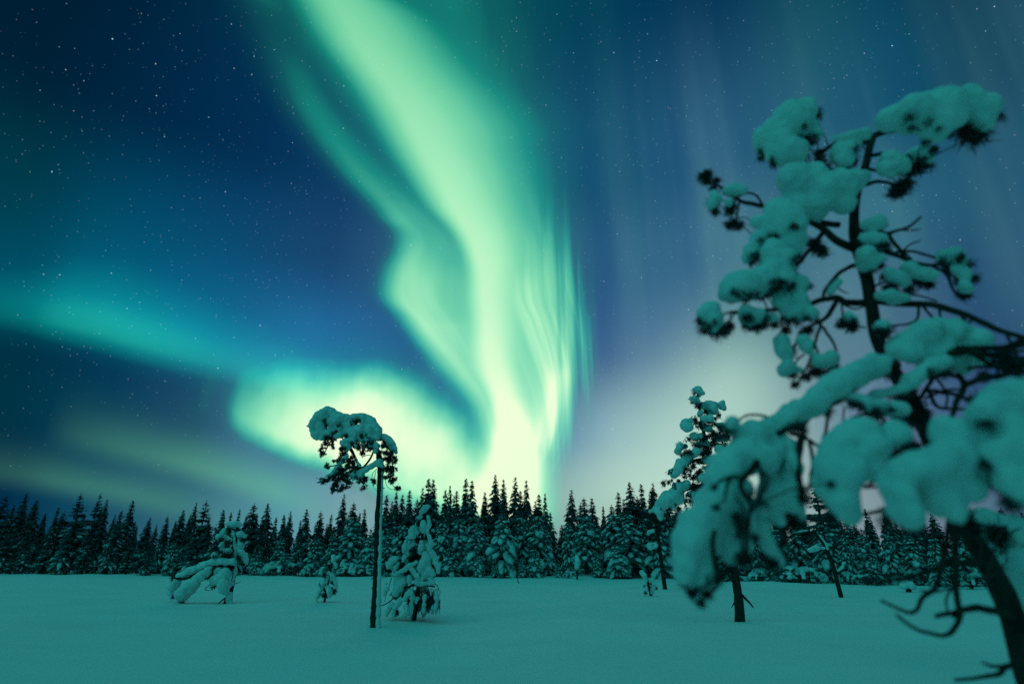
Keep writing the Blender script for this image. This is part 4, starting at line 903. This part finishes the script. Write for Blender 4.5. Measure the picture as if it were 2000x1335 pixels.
    # the great hanging masses, nearer the camera
    S2 = [
     ([[(1500, 838, 30), (1475, 862, 36), (1450, 890, 38), (1420, 912, 34), (1398, 935, 30)], [(1515, 850, 26), (1505, 885, 30), (1470, 905, 30)], [(1390, 965, 28), (1380, 1000, 30)], [(1422, 832, 15), (1430, 826, 14)]], -.43, -.53),
     ([[(1398, 985, 40), (1368, 1020, 36), (1348, 1060, 34), (1338, 1100, 28), (1340, 1130, 18)], [(1392, 1015, 26), (1382, 1070, 22), (1376, 1110, 20), (1372, 1140, 14)], [(1330, 1090, 22), (1326, 1120, 16)]], -.52, -.55),
     ([[(1430, 985, 36), (1418, 1030, 24), (1422, 1070, 19), (1428, 1096, 13)], [(1440, 960, 32), (1450, 1000, 26), (1458, 1050, 16), (1460, 1075, 12)], [(1418, 1060, 20), (1424, 1090, 15)]], -.5, -.52),
     ([[(1525, 880, 28), (1530, 915, 30), (1535, 950, 28), (1545, 985, 24), (1553, 1005, 15)], [(1505, 920, 24), (1502, 965, 30), (1508, 1005, 24), (1518, 1020, 14)], [(1545, 905, 20)]], -.4, -.41),
     ([[(1484, 1030, 16), (1492, 1055, 19), (1508, 1080, 17), (1520, 1098, 11)], [(1482, 985, 20), (1482, 1010, 18)]], -.42, -.42),
     ([[(1625, 880, 34), (1660, 860, 40), (1695, 850, 36), (1705, 880, 28)], [(1620, 905, 34), (1632, 950, 34), (1645, 985, 30), (1655, 1005, 24)], [(1655, 900, 40), (1640, 930, 38)], [(1690, 905, 30), (1700, 925, 20)]], -.75, -.8),
     ([[(1750, 846, 30), (1754, 838, 26)], [(1742, 858, 20)]], -.8, -.8),
     ([[(1845, 850, 34), (1880, 865, 42), (1900, 885, 42), (1860, 900, 42), (1820, 905, 40)], [(1790, 905, 38), (1755, 925, 34), (1748, 955, 32), (1765, 990, 30), (1778, 1012, 22)], [(1800, 930, 40), (1840, 960, 36), (1865, 990, 28), (1874, 1003, 20)], [(1890, 915, 38), (1905, 950, 30)]], -1.0, -1.05),
     ([[(1930, 790, 34), (1965, 780, 40), (2000, 790, 42)], [(1950, 830, 40), (1985, 850, 46), (1960, 880, 40)], [(1985, 920, 42), (1965, 935, 30), (2005, 950, 40)], [(1905, 815, 22), (1920, 800, 26)]], -1.1, -1.15),
     ([[(1940, 1020, 34), (1975, 1040, 40), (2010, 1060, 44)], [(1960, 1090, 40), (1990, 1130, 44)], [(1925, 1070, 20), (1960, 1130, 24), (1992, 1190, 22), (2010, 1240, 20)]], .15, .1),
    ]
    for groups, d0, d1 in S2:
        sm = Mesh()
        for ch in groups: h.heap(sm, ch, d0, d1, jit=.35)
        o = sm.snow('snow_load', M_SNOW, root, .012, .020, 9.0, 5)
        underside(o, 8, .028, .05)
    for ob, pa, nm in branches:
        if nm.v:
            n = nm.build('needles', M_NEEDLE, None, False)
            o = parent_origin(root)
            for v in n.data.vertices: v.co -= o
            n.parent = ob
    return root
foreground_pine()

# ------------------------------------------------------------------ forest edge: every spruce its own tree (trunk, crown, snow), copied from a few kinds
def make_spruce(name, seed, Rr, snow, top_clear=.25, whorls=22, per=6, drop=1.0, bare=.06, upturn=.25, frost=1.0):
    """a spruce ten metres tall; Rr is its greatest bough length, snow the weight on the boughs"""
    rnd = random.Random(seed); H = 10.0
    root = thing(name, (0, 0, 0), '', 'spruce tree')
    t = Mesh()
    t.tube(smooth_path([(0, 0, -.4, .17), (0.03, 0, 2, .14), (rnd.uniform(-.1, .1), rnd.uniform(-.1, .1), 5, .10), (rnd.uniform(-.08, .08), 0, 8, .05), (0, 0, H, .012)], 4), 7)
    cr, sn = Mesh(), Mesh()
    for w in range(whorls):
        f = bare + (1 - bare) * (max(0, w + rnd.uniform(-.4, .4)) / whorls) ** .76
        f = min(max(f, .03), .985); z0 = f * H
        prof = (1 - f) ** .86 * (.62 + .38 * min(1, f / .22)) * rnd.uniform(.8, 1.15)
        for b in range(per if f < .85 else 6):
            L = Rr * prof * rnd.uniform(.55, 1.25) + .12 * (1 - f) + .02
            a = (b + rnd.random()) / per * 2 * math.pi + w * 1.1
            dx, dy = math.cos(a), math.sin(a)
            dr = drop * rnd.uniform(.6, 1.25) * (1 - .55 * f)
            z1 = z0 + rnd.uniform(-.15, .15)
            def P(u):
                return Vector((dx * L * u * (1 - .18 * u * dr), dy * L * u * (1 - .18 * u * dr), z1 + L * (upturn * u - .95 * dr * u * u)))
            W = L * rnd.uniform(.16, .26) + .05
            # needles: hanging sprays along both sides
            n = int(15 + L * 24)
            for _ in range(n):
                u = rnd.uniform(.12, 1.05); q = P(u)
                s = rnd.uniform(-1, 1) * W * (1.1 - .6 * u)
                q = q + Vector((-dy * s, dx * s, rnd.uniform(-.05, .02)))
                d = Vector((dx * .55 - dy * s * 1.4, dy * .55 + dx * s * 1.4, -.75 - rnd.random() * .7 * drop + (.9 if f > .88 else 0))).normalized()
                l = rnd.uniform(.16, .40) * (1 - .62 * max(0, f - .65) / .35)
                sd = Vector((-dy, dx, rnd.uniform(-.6, .6))) * l * .26
                cr.tri(q - sd, q + sd, q + d * l)
            # a tongue of snow lying on the bough
            amt = snow * (1.0 if f < 1 - top_clear else max(.0, (1 - f) / top_clear) * .7) * rnd.uniform(.35, 1.25)
            if amt > .22 and .05 < f < (.84 if snow > .6 else .70):
                path = []
                u0 = rnd.uniform(.1, .4); u1 = rnd.uniform(.8, 1.04)
                for k in range(6):
                    u = u0 + (u1 - u0) * k / 5
                    rr = W * .82 * (.45 + .5 * math.sin(math.pi * (.12 + .80 * k / 5))) * min(1.25, .55 + .55 * amt) * rnd.uniform(.75, 1.2)
                    path.append((P(u) + Vector((-dy, dx, 0)) * rnd.uniform(-.2, .2) * W + Vector((0, 0, rr * .25)), rr))
                path[0] = (path[0][0], path[0][1] * .5); path[-1] = (path[-1][0], path[-1][1] * .55)
                sn.tube(path, 6, flat=.6, rough=.3, seed=w * 3.1 + b)
    for _ in range(int(16)):
        q = Vector((0, 0, H - rnd.random() * .9)); a = rnd.random() * 6.28
        d = Vector((math.cos(a) * .6, math.sin(a) * .6, .6)).normalized(); l = rnd.uniform(.1, .2); sd = Vector((-math.sin(a), math.cos(a), 0)) * .04
        cr.tri(q - sd, q + sd, q + d * l)
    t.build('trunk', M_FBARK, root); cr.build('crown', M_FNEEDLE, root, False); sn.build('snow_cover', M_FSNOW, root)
    return root
def make_bush(name, seed):
    rnd = random.Random(seed); root = thing(name, (0, 0, 0), '', 'bush')
    tw, sn = Mesh(), Mesh()
    for i in range(26):
        a = rnd.random() * 6.28; L = rnd.uniform(.5, 1.15); z = rnd.uniform(.5, 1.0)
        p = smooth_path([(0, 0, -.1, .025), (math.cos(a) * L * .4, math.sin(a) * L * .4, z * .9, .02), (math.cos(a) * L * .8, math.sin(a) * L * .8, z * .85, .015), (math.cos(a) * L, math.sin(a) * L, z * .35, .008)], 4)
        tw.tube(p, 4)
        for q, r in p[4:]:
            if rnd.random() < .6: sn.ball(q + Vector((0, 0, .05)), rnd.uniform(.07, .17), ICO1, .8)
            for _ in range(3):
                d = Vector((rnd.gauss(0, 1), rnd.gauss(0, 1), -1.2)).normalized(); sd = Vector((rnd.gauss(0, 1), rnd.gauss(0, 1), 0)).normalized() * .03
                tw.tri(q - sd, q + sd, q + d * rnd.uniform(.15, .3))
    tw.build('twigs', M_FNEEDLE, root, False)
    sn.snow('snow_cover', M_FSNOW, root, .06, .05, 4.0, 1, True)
    return root
def edge_row(x):
    K = [(-500, 1119), (0, 1121), (500, 1124), (1000, 1128), (1300, 1130), (1500, 1137), (1700, 1143), (2000, 1150), (2500, 1158)]
    for (a, ya), (b, yb) in zip(K, K[1:]):
        if a <= x <= b: return ya + (yb - ya) * (x - a) / (b - a)
    return 1121 if x < 0 else 1158
KINDS = {}
def kind(k):
    if k not in KINDS:
        KINDS[k] = {
         'dark':   lambda: make_spruce('spruce', 101, 1.75, .26, .50, 27, 7, 1.0),
         'dark2':  lambda: make_spruce('spruce', 102, 2.15, .28, .45, 25, 7, .9),
         'spire':  lambda: make_spruce('spruce', 103, 1.40, .50, .45, 29, 6, 1.15),
         'spire2': lambda: make_spruce('spruce', 104, 1.55, .62, .40, 27, 6, 1.2),
         'snowy':  lambda: make_spruce('spruce', 105, 1.95, .85, .25, 24, 8, 1.15),
         'snowy2': lambda: make_spruce('spruce', 106, 2.35, .95, .22, 22, 8, 1.25),
         'broad':  lambda: make_spruce('spruce', 107, 3.0, 1.1, .12, 18, 9, 1.2, .14, .35),
         'broad2': lambda: make_spruce('spruce', 108, 2.7, .9, .15, 20, 8, 1.1, .18, .3),
         'ragged': lambda: make_spruce('spruce', 109, 2.3, .3, .4, 19, 6, .7, .1, .5),
         'bush':   lambda: make_bush('snowy_bush', 201), 'bush2': lambda: make_bush('snowy_bush', 202),
        }[k](), False
    root, used = KINDS[k]
    KINDS[k] = (root, True)
    return root if not used else copy_thing(root)
FRND = random.Random(77)
FOREST = []
def plant(k, x, top, back, tag, fat=1.0):
    """a tree whose tip shows at photo pixel x, top and which stands `back` metres behind the forest edge"""
    d_ = ray(x, edge_row(x)); e = EYE + d_ * (-CAM_H / d_.z)
    P = at(x, top, e.y + back)
    z = ground_z(P.x, P.y)
    r = kind(k); r.location = (P.x, P.y, z)
    hgt = P.z - z
    s = hgt / (10.0 if not k.startswith('bush') else 1.15)
    f = fat * FRND.uniform(.9, 1.5) * (1.08 if tag == 'sky' else 1.0)
    if not k.startswith('bush'): f *= max(.8, min(1.5, (8.5 / hgt) ** .35))
    r.scale = (s * f, s * f, s)
    r.rotation_euler = (FRND.uniform(-.035, .035), FRND.uniform(-.035, .035), FRND.uniform(0, 6.28))
    FOREST.append((x, k, tag, hgt, r))
SKY = [(-90, 980, 'dark'), (-40, 990, 'dark2'), (10, 966, 'ragged'), (50, 961, 'dark'), (75, 976, 'dark'), (115, 990, 'spire'), (165, 964, 'ragged'), (195, 962, 'ragged'), (213, 975, 'dark'), (233, 997, 'spire'), (258, 977, 'spire'), (290, 1010, 'dark'), (325, 1005, 'dark2'), (355, 995, 'dark'), (383, 980, 'dark'), (403, 978, 'ragged'), (413, 1012, 'dark'), (438, 995, 'spire'), (450, 999, 'spire'), (465, 993, 'spire'), (497, 981, 'dark2'),
       (527, 982, 'dark'), (555, 1004, 'spire'), (572, 998, 'dark'), (604, 993, 'spire2'), (625, 996, 'dark2'), (645, 1004, 'spire'), (672, 965, 'dark'), (691, 980, 'snowy'), (715, 993, 'spire'), (757, 966, 'spire'), (772, 959, 'spire'), (785, 965, 'spire2'), (801, 957, 'spire'), (821, 951, 'dark'), (837, 933, 'spire'), (850, 934, 'spire2'), (865, 956, 'spire'), (883, 946, 'spire2'), (896, 958, 'spire'), (909, 933, 'spire'), (921, 938, 'spire2'), (944, 960, 'spire'), (965, 926, 'dark'), (984, 934, 'spire2'), (1003, 931, 'dark'), (1031, 937, 'spire2'), (1016, 958, 'spire'), (1053, 965, 'spire'), (1063, 963, 'spire2'), (1078, 1000, 'spire'),
       (1112, 956, 'dark'), (1138, 970, 'snowy'), (1156, 972, 'spire2'), (1178, 988, 'spire'), (1204, 961, 'spire'), (1216, 974, 'spire'), (1230, 940, 'dark'), (1244, 968, 'spire2'), (1256, 945, 'spire'), (1270, 942, 'dark'), (1300, 958, 'spire2'), (1325, 965, 'spire'), (1360, 972, 'spire'), (1400, 980, 'spire2'), (1440, 975, 'spire'), (1480, 985, 'spire'), (1520, 990, 'spire2'), (1560, 985, 'spire'), (1589, 936, 'ragged'), (1615, 975, 'snowy'), (1650, 1000, 'spire2'), (1690, 992, 'spire'), (1730, 990, 'spire2'), (1775, 985, 'spire'), (1820, 1000, 'dark'), (1860, 990, 'spire'), (1905, 1000, 'dark'), (1950, 990, 'dark2'), (1990, 1000, 'dark'), (2050, 990, 'dark2'), (2120, 1000, 'dark')]
for x, y, k in SKY: plant(k, x, y, FRND.uniform(5, 11), 'sky')
FRONT_ROW = [(20, 1030, 'dark2'), (60, 1040, 'dark2'), (95, 1050, 'ragged'), (140, 1025, 'dark2'), (180, 1035, 'ragged'), (222, 1050, 'dark2'), (262, 1040, 'ragged'), (300, 1050, 'dark2'), (345, 1045, 'snowy'), (385, 1040, 'dark2'), (420, 1050, 'ragged'), (470, 1035, 'dark2'), (515, 1025, 'dark2'), (553, 1035, 'snowy'), (585, 1030, 'spire2'), (620, 1035, 'snowy'), (655, 1025, 'snowy'), (690, 1000, 'broad2'), (722, 1030, 'broad'),
         (760, 1020, 'snowy'), (790, 1010, 'broad2'), (830, 1000, 'snowy'), (868, 1005, 'broad2'), (898, 990, 'broad'), (935, 1005, 'broad2'), (985, 985, 'broad'), (1018, 985, 'snowy2'), (1048, 990, 'broad2'), (1070, 1015, 'snowy'), (1110, 1000, 'snowy'), (1140, 990, 'broad2'), (1165, 1005, 'snowy'), (1197, 985, 'broad2'), (1225, 985, 'broad2'), (1252, 995, 'snowy'), (1282, 1000, 'snowy2'), (1320, 1010, 'snowy'), (1370, 1015, 'snowy2'), (1420, 1010, 'snowy2'), (1465, 1010, 'snowy'), (1510, 1010, 'snowy2'), (1550, 1015, 'broad2'), (1600, 1000, 'snowy2'), (1640, 1025, 'snowy'), (1680, 1030, 'broad2'), (1725, 1020, 'snowy2'), (1770, 1025, 'snowy'), (1815, 1030, 'snowy2'), (1865, 1030, 'broad2'), (1915, 1030, 'snowy'), (1960, 1020, 'dark2'), (2010, 1025, 'dark2'), (2070, 1030, 'snowy')]
for x, y, k in FRONT_ROW: plant(k, x, y, FRND.uniform(1.0, 3.5), 'front')
# young snowy trees at the very edge
for x, y, k in [(505, 1075, 'snowy2'), (560, 1070, 'snowy2'), (880, 1058, 'snowy2'), (935, 1075, 'broad'), (968, 1090, 'broad2'), (1022, 1080, 'snowy'), (1044, 1060, 'snowy2'), (1165, 1068, 'snowy'), (1205, 1050, 'broad'), (1090, 1095, 'broad2'), (1580, 1085, 'broad'), (1700, 1080, 'broad2'), (1535, 1080, 'snowy2'), (30, 1080, 'ragged'), (160, 1085, 'ragged'), (290, 1085, 'dark2'), (1820, 1085, 'broad')]:
    plant(k, x, y, FRND.uniform(-.3, .6), 'young')
# shadowed trees deeper in the wood
for row, (b0, b1, step, dy) in enumerate(((11, 15, 34, 22), (16, 22, 36, 16))):
    x = -110 + row * 16
    while x < 2110:
        near = sorted(SKY, key=lambda q: abs(q[0] - x))[:3]
        top = max(q[1] for q in near) + FRND.uniform(4, dy)
        if 1076 < x < 1102: top = 1024
        plant(FRND.choice(['dark', 'dark2', 'spire', 'dark', 'spire2']), x + FRND.uniform(-8, 8), top, FRND.uniform(b0, b1), 'deep')
        x += step
for x, y in [(508, 1108), (528, 1100), (551, 1092), (582, 1095), (600, 1108), (617, 1098), (640, 1104), (668, 1108), (690, 1096), (712, 1100), (1180, 1112), (1218, 1112), (1110, 1112), (1540, 1108), (1556, 1100), (1585, 1112), (1890, 1112), (1400, 1116), (1480, 1112), (1690, 1118), (770, 1106), (1350, 1112)]:
    plant(FRND.choice(['bush', 'bush2']), x, y, FRND.uniform(-1.2, .4), 'bush', 1.0)

# ------------------------------------------------------------------ names for the forest
MARKS = [(-60, 'the left forest end'), (455, 'the small bent pine'), (640, 'the little sapling'), (740, 'the lone pine trunk'), (820, 'the snow-smothered spruce'), (1090, 'the treeline notch'), (1299, 'the thin leaning pole'), (1640, 'the bare leaning tree'), (1850, 'the foreground trunk')]
def ordinal(n):
    small = ['first', 'second', 'third', 'fourth', 'fifth', 'sixth', 'seventh', 'eighth', 'ninth', 'tenth', 'eleventh', 'twelfth', 'thirteenth', 'fourteenth', 'fifteenth', 'sixteenth', 'seventeenth', 'eighteenth', 'nineteenth', 'twentieth']
    return small[n] if n < 20 else 'twenty-' + small[n - 20]
LOOK = {'dark': 'dark pointed spruce', 'dark2': 'dark bushy spruce', 'spire': 'slender spire-topped spruce', 'spire2': 'slender frosted spruce', 'snowy': 'snow-draped spruce', 'snowy2': 'full snow-draped spruce', 'broad': 'broad snow-heavy spruce', 'broad2': 'wide drooping snowy spruce', 'ragged': 'ragged open-branched conifer'}
WHERE = {'sky': 'in the tallest row', 'front': 'in the front row', 'young': 'at the forest foot', 'bush': 'along the forest foot'}
GROUPS = {'sky': 'tall spruces of the treeline', 'front': 'front row of forest spruces', 'young': 'young snowy trees at the forest foot', 'bush': 'snow-covered bushes along the forest edge', 'deep': 'shadowed spruces deep in the wood'}
for tag in ('sky', 'front', 'young', 'bush'):
    rows_ = sorted([q for q in FOREST if q[2] == tag], key=lambda q: q[0])
    count = {}
    for x, k, _, hgt, r in rows_:
        mi = max(i for i, (mx, _) in enumerate(MARKS) if mx <= x or i == 0)
        n = count.get(mi, 0); count[mi] = n + 1
        look = LOOK.get(k, 'low snow-covered bush')
        if tag == 'young': look = 'young ' + look
        r['label'] = f"{look} {WHERE[tag]}, {ordinal(n)} right of {MARKS[mi][1]}"
        r['group'] = GROUPS[tag]; r['category'] = 'bush' if tag == 'bush' else 'spruce tree'
for x, k, t_, hgt, r in FOREST:
    if t_ == 'deep':
        r['label'] = 'dim spruce half hidden deep in the wood behind the front rows'
        r['group'] = GROUPS['deep']; r['category'] = 'spruce tree'
